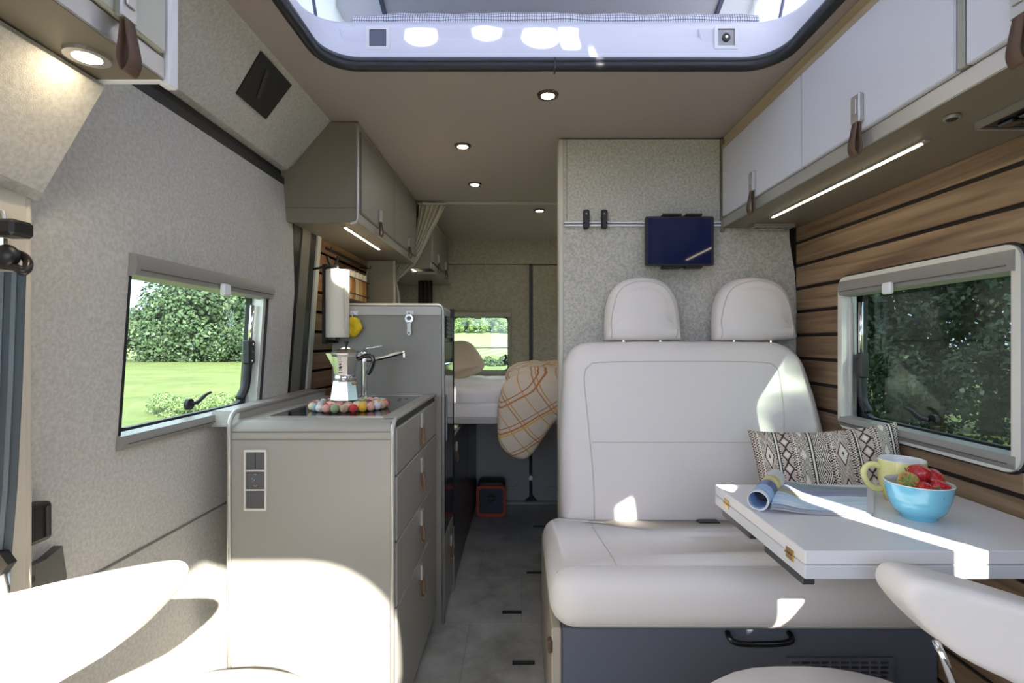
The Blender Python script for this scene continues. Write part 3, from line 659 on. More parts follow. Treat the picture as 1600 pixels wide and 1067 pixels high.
for k, px in enumerate((916, 944)):
    c = P(px, 342, 2.02)
    cl = thing('rail_clip', ('black clip on the white bulkhead rail, farther from the tablet', 'black clip on the white bulkhead rail, nearer the tablet')[k], 'clip', (c.x, 2.02, c.z - .04), 'black clips on the bulkhead rail')
    ob('body', box(c.x - .012, c.x + .012, 2.012, 2.030, c.z - .037, c.z + .037, .004), BLACK, cl)
    ob('screw', disc((c.x, 2.010, c.z + .02), .003, .003, 'y', 8), SATIN, cl)
# tablet and its holder
tb = thing('tablet', 'black tablet with dark blue reflective screen clamped on the felt bulkhead', 'tablet', (.625, 1.99, 1.44))
a_, b_ = P(1008, 415, 1.99), P(1115, 338, 1.99)
ob('case', prism(rrect(a_.x, b_.x, a_.z, b_.z, .008), 'y', 1.986, 1.998, bev=.001), BLACK, tb)
SCR = bpy.data.materials.new('screen'); SCR.use_nodes = True; n, l = SCR.node_tree.nodes, SCR.node_tree.links; bs = n['Principled BSDF']; bs.inputs['Base Color'].default_value = (.004, .006, .02, 1); bs.inputs['Roughness'].default_value = .05
bs.inputs['Emission Color'].default_value = (.004, .006, .03, 1); bs.inputs['Emission Strength'].default_value = .4; bs.inputs['Specular IOR Level'].default_value = .3
ob('screen', box(a_.x + .010, b_.x - .010, 1.9845, 1.9865, a_.z + .008, b_.z - .008, 0), SCR, tb)
tm = thing('tablet_mount', 'black spring clamp gripping the tablet from above and below', 'mount', (.625, 2.02, 1.44))
for z0_, z1_ in ((b_.z + .001, b_.z + .010), (a_.z - .010, a_.z - .001)):
    for x0_, x1_ in ((.545, .62), (.635, .70)): ob('jaw', box(x0_, x1_, 1.978, 2.012, z0_, z1_, .003), BLACK, tm)
ob('back_plate', box(.56, .69, 2.0, 2.012, a_.z - .006, b_.z + .006, .003), BLACK, tm)
ob('rail_foot', box(.60, .65, 2.012, 2.034, 1.55, 1.64, .003), BLACK, tm)

# ------------------------------------------------------------------ handles
def loop_handle(parent, c, s=-1, k=1.0, lm=None, slim=False):
    """chrome finger latch on a face whose outward normal is s*X, with a leather loop hanging from it"""
    x, y, z = c; w_ = .020 * k; o = lambda d: x + s * d
    bx = lambda d0, d1, y0, y1, z0, z1, b=.003: box(min(o(d0), o(d1)), max(o(d0), o(d1)), y0, y1, z0, z1, b * k)
    f = ob('latch', bx(0, .016 * k, y - w_, y + w_, z, z + .085 * k), SATIN, parent, label='chrome latch')
    ob('push_button', bx(.016 * k, .020 * k, y - w_ * .55, y + w_ * .55, z + .025 * k, z + .068 * k, .002), SATIN, f)
    pts = smooth_path([(o(.012 * k), y, z + .01), (o(.020 * k), y, z - .03 * k), (o(.026 * k), y, z - .075 * k), (o(.014 * k), y, z - .098 * k), (o(.003 * k), y, z - .075 * k), (o(.006 * k), y, z - .03 * k), (o(.008 * k), y, z + .01)], 4)
    bm = nb(); rings = []
    for i, p in enumerate(pts):
        tw = w_ * (.55 + .25 * math.sin(PI * i / (len(pts) - 1)))
        rings.append([p + Vector((0, -tw, 0)), p + Vector((0, tw, 0))])
    ob('leather_loop', loft(rings, cap=False, closed=False, bm=bm), lm or LEATH, parent, smooth=True, solid=.0022, label='leather pull loop')

# ------------------------------------------------------------------ overhead lockers
def locker(name, label, s, y0, y1, pf, doors, dm, um, group=None, strip=None, hdz=.018, k=1.0, lm=None):
    """pf: profile (x,z) of the body; s: sign of the outward normal of the door face; face runs between pf[0] (bottom) and pf[1] (top)"""
    t_ = thing(name, label, 'locker', (sum(p[0] for p in pf) / len(pf), (y0 + y1) / 2, pf[0][1]), group)
    ob('body', prism(pf, 'y', y0, y1), um, t_)
    (xa, za), (xb, zb) = pf[0], pf[1]
    F = lambda z, d=0: xa + (xb - xa) * (z - za) / (zb - za) + s * d
    zd0, zd1 = za + .040, zb - .022
    # lower light metal profile and top joint
    def slab(ya, yb_, z0, z1, d0, d1, nm, m, par=t_, b=.0015):
        bm = nb(); v = loft([[Vector((F(z, d), y, z)) for z, d in ((z0, d0), (z0, d1), (z1, d1), (z1, d0))] for y in (ya, yb_)], bm=bm)
        if b: bmesh.ops.bevel(v, geom=list(v.edges), offset=b, segments=2, affect='EDGES')
        return ob(nm, v, m, par)
    slab(y0, y1, za + .001, zd0 - .003, -.004, .003, 'lower_profile', ALU)
    slab(y0, y1, zd1 + .004, zb + .004, -.004, .004, 'top_joint', mat('joint_cream', rgb(176, 160, 138), .6))
    for (ya, yb_, hy) in doors:
        d = slab(ya + .0015, yb_ - .0015, zd0, zd1, -.002, .012, 'door', dm, t_, .002)
        if hy: loop_handle(d, (F(zd0, .012), hy, zd0 + hdz), s, k, lm)
    if strip:
        (sx, sa, sb) = strip
        h = ob('light_housing', box(sx - .009, sx + .009, sa - .02, sb + .02, za - .003, za + .001, .001), SATIN, t_)
        ob('light_strip', box(sx - .0045, sx + .0045, sa, sb, za - .0045, za - .002, .0005), WARM, h)
    return t_
# kitchen locker, right face at x=-.61
pk = [(-.612, 1.594), (-.612, 1.958), (-.712, 1.958), (-.80, 1.84), (-.835, 1.79), (-.875, 1.785), (-.90, 1.78), (-.885, 1.63), (-.86, 1.594)]
kl = locker('overhead_locker', 'grey overhead locker above the kitchen with two leather looped doors', 1, 1.895, 2.93, pk, [(1.92, 2.42, 2.16), (2.42, 2.92, 2.72)], DOORG, LOCK, 'overhead lockers', (-.685, 1.99, 2.46), k=.62, lm=LEATHD)
ob('end_panel', plate([(-.606, 1.588), (-.606, 1.956), (-.714, 1.956), (-.802, 1.84), (-.838, 1.792), (-.878, 1.787), (-.896, 1.775), (-.882, 1.62), (-.86, 1.588)], [], 'y', 1.882, 1.897), mat('locker_end', rgb(126, 119, 104), .28), kl)
ob('corner_profile', tube(smooth_path([(-.604, 1.885, 1.957), (-.604, 1.885, 1.75), (-.604, 1.885, 1.62), (-.608, 1.885, 1.594), (-.63, 1.885, 1.586)], 5), .006, 8), ALU, kl, smooth=True)
ob('end_rib', box(-.88, -.61, 1.879, 1.884, 1.640, 1.643, 0), GREY_D, kl)
p2 = [(-.53, 1.565), (-.53, 1.90), (-.70, 1.90), (-.84, 1.80), (-.86, 1.60), (-.80, 1.565)]
l2 = locker('overhead_locker', 'darker overhead locker past the tied curtain above the bed', 1, 2.99, 3.62, [(-.53, 1.575), (-.53, 1.872), (-.70, 1.872), (-.82, 1.80), (-.85, 1.62), (-.80, 1.575)], [(3.0, 3.31, 3.17), (3.31, 3.615, 3.47)], DOORG, LOCK, 'overhead lockers', (-.64, 3.0, 3.36), k=.62, lm=LEATHD)
ob('under_shelf', box(-.84, -.50, 3.0, 3.62, 1.545, 1.56, .003), GREY_D, l2)
# right lockers over the table
pr_ = [(.800, 1.600), (.800, 1.925), (1.095, 1.925), (1.095, 1.600)]
rl = locker('overhead_locker', 'long white overhead locker run above the table with leather looped doors', -1, .30, 2.030, pr_, [(1.447, 2.01, 1.735), (.93, 1.443, 1.193), (.36, .91, .80)], DOORW, LOCK, 'overhead lockers', (.905, 1.16, 1.845), k=.78, lm=LEATHD)
ob('crown_strip', prism([(.806, 1.928), (.80, 1.958), (1.09, 1.958), (1.09, 1.928)], 'y', .30, 2.028), mat('crown_tan', rgb(176, 158, 134), .6), rl)
ob('door_post', box(.788, .80, .912, .928, 1.64, 1.905, .002), mat('post_grey', rgb(150, 150, 142), .4), rl)
sp_ = thing('ceiling_spot', 'small dark round spot hole under the white lockers', 'spotlight', (.857, 1.02, 1.592))
ob('ring', disc((.857, 1.02, 1.592), .014, .007), SATIN, sp_); ob('lens', disc((.857, 1.02, 1.5905), .010, .003), BLACK, sp_)
cp = thing('control_panel', 'black framed switch panel under the white lockers, right edge of the frame', 'control panel', (.98, .95, 1.585))
ob('frame', plate(rrect(.93, 1.05, .80, 1.055, .006), [rrect(.936, 1.044, .806, 1.049, .004)], 'z', 1.585, 1.599), SATIN, cp)
ob('face', box(.938, 1.042, .808, 1.047, 1.588, 1.598, 0), BLACK, cp)
for k in range(5):
    ob('switch', box(.955, .985, .83 + k * .042, .862 + k * .042, 1.580, 1.59, .003), BLACKG, cp)
    ob('mark', box(1.0, 1.012, .838 + k * .042, .852 + k * .042, 1.5865, 1.5885, 0), WHITE, cp)
vp = thing('under_locker_vent', 'small grey slotted vent under the white lockers beside the bulkhead', 'vent', (.93, 1.965, 1.585))
ob('frame', plate(rrect(.885, 1.04, 1.945, 2.0, .003), [rrect(.895 + k * .018, .905 + k * .018, 1.955, 1.99, .001, 1) for k in range(8)], 'z', 1.586, 1.599), SATIN, vp)
# locker near the camera on the left, over the front seat
pn = [(-.690 + .08, 1.594), (-.61, 1.94), (-.72, 1.958), (-.80, 1.85), (-.85, 1.80), (-.86, 1.60)]
nl = locker('overhead_locker', 'pale overhead locker with lit spotlight above the front seat, top left', 1, .15, .872, [(-.61, 1.594), (-.61, 1.955), (-.70, 1.955), (-.80, 1.85), (-.87, 1.80), (-.86, 1.594)], [(.20, .862, .765)], mat('pale_door', rgb(190, 190, 178), .4), LOCK, 'overhead lockers', hdz=-.006, k=.8, lm=LEATHD)
ob('frame_end', box(-.622, -.600, .872, .898, 1.588, 1.955, .006, seg=3), WHITE, nl)
ob('end_panel', box(-.86, -.612, .868, .882, 1.592, 1.80, .002), WHITE, nl)
ss = thing('spotlight', 'lit warm round spotlight with chrome ring under the top left locker', 'spotlight', (-.675, .80, 1.585))
ob('ring', plate([(-.672 + .030 * math.cos(a), .792 + .030 * math.sin(a)) for a in (2 * PI * q / 28 for q in range(28))], [[(-.672 + .019 * math.cos(a), .792 + .019 * math.sin(a)) for a in (2 * PI * q / 28 for q in range(28))]], 'z', 1.588, 1.594), SATIN, ss)
ob('lamp', disc((-.672, .792, 1.5895), .0185, .004), SPOTB, ss)
# felt hood and cream belt pillar below it
hood = loft([[(-.705, .35, 1.592), (-.705, .884, 1.592), (-.822, .884, 1.392), (-.815, .79, 1.400), (-.81, .35, 1.43)], [(-1.0, .35, 1.592), (-1.0, .884, 1.592), (-1.0, .884, 1.40), (-1.0, .79, 1.41), (-1.0, .35, 1.43)]])
bmesh.ops.recalc_face_normals(hood, faces=hood.faces)
bmesh.ops.bevel(hood, geom=[e for e in hood.edges if all(v.co.x > -.9 for v in e.verts)], offset=.012, segments=3, affect='EDGES')
st('pillar_hood', hood, FELT, smooth=40)
pil = st('belt_pillar', loft([[(-.84, .3, 0), (-.835, .3, 1.45), (-.835, .862, 1.44), (-.835, .862, 0)], [(-1.0, .3, 0), (-1.0, .3, 1.45), (-1.0, .880, 1.44), (-1.0, .880, 0)]]), CREAMP)
st('pillar_edge', tube([(-.843, .868, 0), (-.843, .868, 1.42)], .009, 8), CREAMP, pil, smooth=True)
# ceiling downlights
for k, (x, y, z, lab) in enumerate(((.086, 1.68, 1.96, 'largest'), (-.244, 2.118, 1.96, 'second'), (-.24, 2.634, 1.96, 'third'), (.108, 3.09, 1.942, 'farthest'))):
    t_ = thing('downlight', ('lit round ceiling downlight nearest the roof hatch', 'lit round ceiling downlight beside the near end of the kitchen locker', 'lit round ceiling downlight beside the far end of the kitchen locker', 'lit round ceiling downlight over the bed, farthest back')[k], 'downlight', (x, y, z - .01), 'ceiling downlights')
    ob('ring', lathe([(.036, 0), (.033, -.006), (.022, -.006), (.022, 0)], (x, y, z), 24), mat('bronze_ring', rgb(96, 84, 72), .35, .5), t_, smooth=40)
    ob('lamp', disc((x, y, z - .0045), .0215, .004), SPOT, t_)
    for q in range(7):
        a = q * PI / 3; rr = .011 if q < 6 else 0
        ob('lens', ball((x + rr * math.cos(a), y + rr * math.sin(a), z - .0048), .0035, (1, 1, .4), sub=1), SPOT, t_)

# ------------------------------------------------------------------ kitchen
kit = thing('kitchen_unit', 'grey kitchen drawer unit with rounded front edge and recessed hob', 'kitchen unit', (-.58, 1.75, 0))
KX0, KX1, KY0, KY1, KZ = -.808, -.350, 1.41, 2.088, .93
pf = [(KY0 + .012, .03), (KY0, .04), (KY0, KZ - .038)] + [(KY0 + .036 * (1 - math.cos(a)), KZ - .036 + .036 * math.sin(a)) for a in (PI / 2 * q / 5 for q in range(6))] + [(KY1, KZ), (KY1, .03)]
ob('carcass', prism(pf, 'x', KX0 + .006, KX1 - .012), GREY, kit, smooth=35)
def edge_profile(x, top, nm='edge_profile'):
    pts = [(x, KY0 - .002, .02), (x, KY0 - .002, top - .05)] + [(x, KY0 - .002 + .04 * (1 - math.cos(a)), top - .038 + .04 * math.sin(a)) for a in (PI / 2 * q / 5 for q in range(6))] + [(x, KY1, top + .002)]
    ob(nm, tube(pts, .0065, 8), ALU, kit, smooth=True)
edge_profile(KX1 - .005, KZ); edge_profile(KX0 + .004, KZ + .022)
ob('side_lip', prism([(KY0 + .03, KZ - .02), (KY0 + .05, KZ + .022), (1.94, KZ + .026), (KY1, KZ + .026), (KY1, KZ - .02)], 'x', -.882, KX0 + .006), GREY, kit)
for z in (.901, .880): ob('trim_line', box(KX0 + .01, KX1 - .012, KY0 - .0012, KY0 + .002, z - .0012, z + .0012, 0), GREY_D, kit)
ob('toe_kick', box(KX0 + .02, KX1 - .03, KY0 + .03, KY1, 0, .05, 0), GREY_D, kit)
ob('side_backing', box(KX1 - .013, KX1 - .006, KY0 + .01, KY1, .03, KZ - .004, 0), mat('drawer_gap', rgb(70, 66, 60), .7), kit)
ob('top_rim', box(KX1 - .045, KX1 - .008, KY0 + .045, KY1 - .004, KZ + .0005, KZ + .0045, .002), GREY, kit)
zz = [(.778, .908), (.594, .773), (.412, .589), (.06, .407)]
for z0_, z1_ in zz:
    d = ob('drawer', box(KX1 - .008, KX1 + .004, KY0 + .012, KY1 - .006, z0_, z1_, .0025), GREY, kit)
for hz_ in (.862, .731, .553, .372):
    pass
hzs = [P(655, 668, 1.75).z, P(655, 738, 1.75).z, P(655, 820, 1.75).z, P(655, 905, 1.75).z]
drs = [o for o in kit.children if o.name.startswith('drawer')]
for d, hz_ in zip(drs, hzs): loop_handle(d, (KX1 + .004, 1.755, hz_), 1, .62)
# hob / sink glass
hob = thing('glass_hob', 'black glass hob and sink cover set in the kitchen top', 'hob', (-.55, 1.77, KZ))
ob('metal_rim', plate(rrect(-.735, -.392, 1.475, 2.055, .012), [rrect(-.730, -.397, 1.480, 2.050, .01)], 'z', KZ, KZ + .005), SATIN, hob)
ob('glass_top', prism(rrect(-.730, -.397, 1.48, 2.05, .01), 'z', KZ, KZ + .004), BLACKG, hob)
for x, y in ((-.46, 1.93), (-.435, 1.93), (-.45, 1.88)): ob('control_dot', disc((x, y, KZ + .0038), .006, .0008), BLACK, hob)
# switches on the unit's end
sw = thing('switch_frame', 'white framed column of three dark switches on the kitchen unit end', 'switch', (-.73, KY0, .685))
a_, b_ = P(382, 797, 1.405), P(417, 702, 1.405)
hh = (b_.z - a_.z - .008) / 3
holes = [rrect(a_.x + .005, b_.x - .005, a_.z + .004 + k * hh + .002, a_.z + .004 + (k + 1) * hh - .002, .001, 1) for k in range(3)]
ob('frame', plate(rrect(a_.x, b_.x, a_.z, b_.z, .002), holes, 'y', 1.401, 1.411), mat('frame_pale', rgb(212, 208, 200), .35), sw)
SL = mat('slate_switch', rgb(88, 88, 90), .35)
for k in range(3):
    z0_ = a_.z + .004 + k * hh + .003; z1_ = z0_ + hh - .006
    if k == 2:
        xm = (a_.x + b_.x) / 2
        ob('switch', box(a_.x + .006, xm - .0006, 1.4025, 1.411, z0_, z1_, .001), SL, sw); ob('switch', box(xm + .0006, b_.x - .006, 1.4025, 1.411, z0_, z1_, .001), SL, sw)
    else:
        s_ = ob('switch', box(a_.x + .006, b_.x - .006, 1.4025, 1.411, z0_, z1_, .001), SL, sw)
        if k == 1:
            xm, zm = (a_.x + b_.x) / 2, (z0_ + z1_) / 2; bm = nb()
            for dx, dz in ((-.004, .004), (.002, .001), (-.001, -.003)):
                q = [(xm + dx - .006, zm + dz), (xm + dx, zm + dz + .004), (xm + dx + .006, zm + dz), (xm + dx, zm + dz - .004)]
                tube([Vector((a, 1.4022, b)) for a, b in q], .0006, 4, closed=True, bm=bm)
            for s in (1, -1): tube([Vector((xm - .004, 1.4022, zm + s * .0145)), Vector((xm, 1.4022, zm + s * .0165)), Vector((xm + .004, 1.4022, zm + s * .0145))], .0006, 4, bm=bm)
            ob('icon', bm, WHITE, s_)
# tall unit behind (fridge column)
tu = thing('tall_unit', 'tall grey unit behind the kitchen drawers with black glossy fridge door', 'cabinet', (-.55, 2.22, 0))
TX = -.318
ob('carcass', box(-.775, TX - .008, 2.092, 2.36, 0, 1.262, .002), BACKP, tu)
ob('top_cap', prism([(-.775, 1.258), (TX - .012, 1.258), (TX - .008, 1.285), (TX - .014, 1.296), (TX - .024, 1.30), (-.775, 1.30)], 'y', 2.088, 2.36), mat('cap_pale', rgb(188, 184, 178), .3), tu, smooth=35)
pts = [(TX - .002, 2.09, 0), (TX - .002, 2.09, 1.275)] + [(TX - .002 - .024 * (1 - math.cos(a)), 2.09, 1.275 + .024 * math.sin(a)) for a in (PI / 2 * q / 4 for q in range(1, 5))] + [(-.77, 2.09, 1.30)]
ob('edge_profile', tube(pts, .0065, 8), ALU, tu, smooth=True)
fd = ob('fridge_door', box(TX - .008, TX + .004, 2.10, 2.352, .36, 1.06, .004), BLACKG, tu, label='black glossy door')
ob('door_grip', box(TX + .003, TX + .010, 2.115, 2.135, .74, .93, .002), mat('steel_blue', rgb(126, 138, 150), .3, .4), fd)
ob('upper_flap', box(TX - .008, TX + .003, 2.10, 2.352, 1.07, 1.15, .003), BLACK, tu)
vf = ob('vent_frame', box(TX - .008, TX + .006, 2.13, 2.34, 1.165, 1.255, .003), BLACK, tu)
for k in range(4): ob('vent_slat', box(TX + .005, TX + .009, 2.14, 2.33, 1.175 + k * .019, 1.184 + k * .019, .001), mat('vent_brown', rgb(60, 50, 44), .5), vf)
ld = ob('drawer', box(TX - .008, TX + .004, 2.10, 2.352, .04, .352, .003), BACKP, tu)
loop_handle(ld, (TX + .004, 2.26, .25), 1, .55)
ob('rear_edge', box(TX - .012, TX + .007, 2.354, 2.366, .30, 1.30, .002), BLACK, tu)
ob('rear_edge', box(TX - .012, TX + .007, 2.354, 2.366, 0, .30, .002), ALU, tu, label='pale aluminium lower edge')
# black cupboards below the bed
cb = thing('bed_cupboard', 'black two door cupboard below the bed beside the aisle', 'cabinet', (-.55, 2.95, 0))
ob('carcass', box(-.90, TX - .01, 2.37, 3.58, 0, .715, .002), GREY_D, cb)
BD = mat('anthracite_gloss', rgb(58, 60, 66), .28)
for ya, yb_ in ((2.375, 2.98), (2.985, 3.575)):
    d = ob('door', box(TX - .01, TX + .003, ya, yb_, .02, .708, .003), BD, cb)
    if ya < 2.5: loop_handle(d, (TX + .003, 2.46, .625), 1, .5)
# paper towel, knife rail, spices on the slatted wall
xs = lambda z: -.862 - (1.58 - z) * .075
for (ya, yb_, m_, o) in ((1.932, 2.01, BLACK, 0), (2.01, 2.085, mat('door_grey', rgb(118, 114, 104), .5), .004), (2.085, 2.15, BLACK, 0), (2.15, 2.185, mat('door_pale', rgb(196, 194, 184), .35), .008)):
    st('door_frame', prism([(ya, .93), (yb_, .93), (yb_, 1.62), (ya, 1.62)], 'x', 0, .03), m_)
    o_ = COL.objects[-1] if False else bpy.data.objects[list(WL)[-1]]
    for v in o_.data.vertices:
        wz = v.co.z + WL[o_.name].z; v.co.x += (xs(wz) + o) - WL[o_.name].x - .015 - (.0 if v.co.x > 0 else .0)
sl_wall = st('slat_wall', plate([(2.19, .70), (3.60, .70), (3.60, 1.62), (2.19, 1.62)], [[(2.95, .94), (3.52, .94), (3.52, 1.26), (2.95, 1.26)]], 'x', -.975, -.935), GAP)
gl_ = sorted([1.621 - .0857 * k for k in range(10)])
planks(gl_, 2.19, 3.60, (2.93, 3.54, .92, 1.28), lambda z: xs(z) - .004, WOODL, sl_wall, .010)
# ------------------------------------------------------------------ small kitchen things
rd = random.Random(12)
TC = (-.556, 1.655)
FELTB = {}
def feltball(i):
    cols = [(146, 170, 176), (214, 210, 204), (206, 150, 144), (142, 158, 124), (176, 156, 128), (190, 62, 60), (226, 176, 60), (214, 166, 148), (206, 200, 208), (186, 164, 134), (202, 132, 132), (148, 78, 96), (220, 198, 150)]
    k = i % len(cols)
    if k not in FELTB: FELTB[k] = mat('felt_ball_%d' % k, rgb(*cols[k]), .95, bump=(500, .5, .002))
    return FELTB[k]
tv = thing('felt_ball_trivet', 'round trivet of multicoloured felt balls under the coffee pot', 'trivet', (TC[0], TC[1], .934))
bi = 0; bproto = None
for r, nn in ((.112, 26), (.086, 20), (.060, 14), (.034, 8), (.010, 2)):
    for q in range(nn):
        a = 2 * PI * q / nn + r * 7
        ob('felt_ball', ball((TC[0] + r * math.cos(a), TC[1] + r * math.sin(a), .9475), .0133, sub=2, ns=.04, nf=30), feltball(bi if r > .1 else bi * 5 + 2), tv, smooth=True); bi += 1
pot = thing('moka_pot', 'octagonal aluminium stovetop coffee pot standing on the felt ball trivet', 'coffee pot', (-.572, 1.66, .961))
px_, py_, pz_ = -.572, 1.66, .961
AL = mat('polished_aluminium', rgb(206, 206, 208), .18, .95)
R8 = Matrix.Rotation(PI / 8 + .12, 3, 'Z')
def oct_(prof, nm, m=AL, n_=8, sm=False):
    return ob(nm, lathe([(r, z) for r, z in prof], (px_, py_, pz_), n_, rot=R8), m, pot, smooth=sm)
oct_([(.043, 0), (.046, .002), (.0455, .006), (.037, .060), (.036, .064)], 'boiler')
oct_([(.0345, .064), (.0355, .066), (.0355, .080), (.034, .082)], 'collar', AL, 32, 40)
oct_([(.034, .082), (.0345, .084), (.0405, .140), (.044, .148), (.045, .152), (.043, .154)], 'upper_chamber')
oct_([(.0435, .1535), (.040, .1575), (.022, .166), (.010, .170), (.0, .171)], 'lid')
ob('lid_knob', lathe([(.004, .168), (.004, .178), (.008, .186), (.0085, .189), (.007, .190)], (px_ + .004, py_, pz_), 12), BLACK, pot, smooth=30)
sp = loft([[Vector((px_ - .030, py_ - .014, pz_ + .150)), Vector((px_ - .030, py_ + .014, pz_ + .150)), Vector((px_ - .030, py_ + .008, pz_ + .095)), Vector((px_ - .030, py_ - .008, pz_ + .095))],
           [Vector((px_ - .062, py_ - .004, pz_ + .151)), Vector((px_ - .062, py_ + .004, pz_ + .151)), Vector((px_ - .056, py_ + .002, pz_ + .140)), Vector((px_ - .056, py_ - .002, pz_ + .140))]])
ob('spout', sp, AL, pot)
ob('valve', disc((px_ + .037, py_ - .018, pz_ + .055), .005, .008, 'x', 10), BRASS, pot)
ob('hinge', box(px_ + .036, px_ + .056, py_ - .006, py_ + .006, pz_ + .138, pz_ + .156, .003), AL, pot)
hp = smooth_path([(px_ + .040, py_, pz_ + .132), (px_ + .062, py_, pz_ + .142), (px_ + .083, py_, pz_ + .142), (px_ + .091, py_, pz_ + .125), (px_ + .083, py_, pz_ + .098), (px_ + .072, py_, pz_ + .084)], 5)
ob('handle', tube(hp, .0075, 8, flat=1.0), BLACKG, pot, smooth=True)
# dark emblem of a little standing figure on the front facet
em = nb(); ex, ey = px_ - .003, py_ - .0412
def eb(dx, dz, r, sx=1, sz=1): ball((ex + dx, ey + .0028 - (dz - .112) * .12, pz_ + dz), r, (sx, .3, sz), em, 1)
eb(0, .106, .0048, 1.1, 1); eb(0, .116, .0032); eb(.0, .132, .0013); eb(-.004, .124, .0012); eb(.004, .125, .0012); eb(.001, .137, .001, .6, 2)
eb(-.003, .0985, .002, 1.3, .7); eb(.003, .0985, .002, 1.3, .7)
for k in range(5): eb(-.005 + k * .0025, .090, .0011, .9, 1.4)
ob('emblem', em, BLACK, pot)
# kitchen tap
tap = thing('kitchen_tap', 'chrome kitchen tap with long spout behind the coffee pot', 'tap', (-.606, 1.975, .934))
tx, ty = -.606, 1.975
ob('column', lathe([(.017, 0), (.017, .006), (.0125, .010), (.0115, .12), (.0125, .135), (.0125, .170), (.010, .176)], (tx, ty, .934), 18), CHROME, tap, smooth=40)
e_ = P(634, 549, 1.975)
ob('spout', tube(smooth_path([(tx, ty, 1.078), (tx + .04, ty, 1.082), (tx + .10, ty - .004, 1.095), (e_.x, ty - .01, e_.z)], 5), [.0095] * 6 + [.0085] * 10, 12), CHROME, tap, smooth=True)
ob('spout_tip', disc((e_.x - .004, ty - .01, e_.z - .022), .007, .024), CHROME, tap)
l0, l1 = P(565, 544, 1.97), P(599, 540, 1.97)
ob('lever', tube([(tx, ty, 1.112), (l0.x + .02, 1.97, l0.z), (l1.x, 1.97, l1.z)], [.005, .0035, .0035], 8), CHROME, tap, smooth=True)
# sponge and bottle opener on hooks
hk = thing('hook', 'small white hook on the tall unit holding the yellow sponge', 'hook', (-.683, 2.085, 1.255))
ob('plate', box(-.700, -.664, 2.082, 2.088, 1.256, 1.274, .004), WHITE, hk); ob('peg', tube([(-.682, 2.084, 1.262), (-.682, 2.068, 1.258), (-.682, 2.064, 1.264)], .003), CHROME, hk)
spg = thing('sponge', 'round yellow sponge hanging on the tall unit beside the paper towel', 'sponge', (-.681, 2.062, 1.17))
bm = ball((-.681, 2.062, 1.210), .037, (1, .45, 1.08), sub=4, ns=.10, nf=26)
for v in bm.verts:
    d = v.co - Vector((-.681, 2.062, 1.21)); a = math.atan2(d.z, d.x); v.co += d * .05 * math.cos(a * 5 + 1)
    v.co.y -= .004 * noise.noise(v.co * 90); v.co.y += .012 * math.exp(-(d.x ** 2 + (d.z + .006) ** 2) / .00018) if d.y < 0 else 0
    if d.z > .03: v.co.x = -.681 + (v.co.x + .681) * .7
ob('body', bm, mat('yellow_sponge', rgb(226, 196, 38), .9, bump=(300, .8, .003)), spg, smooth=True)
ob('loop', tube([(-.681, 2.062, 1.24), (-.683, 2.064, 1.262)], .0018), WHITE, spg)
hk = thing('hook', 'white hook with silver bottle opener near the tall unit corner', 'hook', (-.455, 2.085, 1.255))
ob('plate', box(-.472, -.438, 2.082, 2.088, 1.258, 1.276, .004), WHITE, hk); ob('peg', tube([(-.455, 2.084, 1.264), (-.455, 2.070, 1.260), (-.455, 2.066, 1.266)], .003), CHROME, hk)
op = thing('bottle_opener', 'silver bottle opener hanging from a hook near the tall unit corner', 'bottle opener', (-.455, 2.072, 1.17))
cr = [(-.455 + .0165 * math.cos(a), 1.242 + .018 * math.sin(a)) for a in (2 * PI * q / 20 for q in range(20))]
ob('ring', plate(cr, [[(-.455 + .010 * math.cos(a), 1.244 + .009 * math.sin(a)) for a in (2 * PI * q / 16 for q in range(16))]], 'y', 2.068, 2.073), CHROME, op)
ob('stem', plate([(-.464, 1.228), (-.446, 1.228), (-.448, 1.205), (-.446, 1.182), (-.451, 1.175), (-.459, 1.175), (-.464, 1.182), (-.462, 1.205)], [[(-.455 + .004 * math.cos(a), 1.185 + .004 * math.sin(a)) for a in (2 * PI * q / 10 for q in range(10))]], 'y', 2.068, 2.073), SATIN, op)
# paper towel, its bar, jars, tools
pt = thing('paper_towel', 'white roll of paper towel hanging upright beside the sponge', 'paper towel', (-.725, 2.02, 1.165))
rl_ = lathe([(.010, .002), (.043, 0), (.0445, .002), (.0445, .263), (.043, .265), (.010, .263)], (-.726, 2.02, 1.166), 28)
ob('roll', rl_, mat('paper', rgb(232, 226, 210), .9, bump=(240, .3, .002)), pt, smooth=40)
ob('paper_edge', box(-.690, -.6885, 1.985, 1.996, 1.168, 1.429, 0), mat('paper', rgb(232, 226, 210)), pt)
hd = thing('towel_holder', 'black upright holder bar behind the paper towel roll', 'holder', (-.80, 2.06, 1.15))
ob('bar', box(-.80, -.778, 2.05, 2.066, 1.14, 1.46, .002), BLACK, hd)
ob('axle', tube([(-.726, 2.02, 1.155), (-.726, 2.02, 1.445)], .007), BLACK, hd)
for z in (1.150, 1.447): ob('arm', tube([(-.789, 2.056, z), (-.726, 2.02, z)], .006), BLACK, hd)
ob('wall_stay', tube([(-.789, 2.06, 1.45), (-.86, 2.12, 1.45)], .005), BLACK, hd)
sr = thing('spice_rack', 'black wire spice rack on the wooden slats behind the paper towel', 'rack', (-.83, 2.5, 1.33))
for z in (1.345, 1.375, 1.45):
    ob('wire', tube([(-.846, 2.36, z), (-.79, 2.36, z), (-.79, 2.66, z), (-.846, 2.66, z)], .0025, 5), BLACK, sr)
ob('shelf', box(-.848, -.79, 2.36, 2.66, 1.335, 1.341, .001), BLACK, sr)
JG = mat('spice_glass', rgb(178, 142, 96), .15, coat=.5)
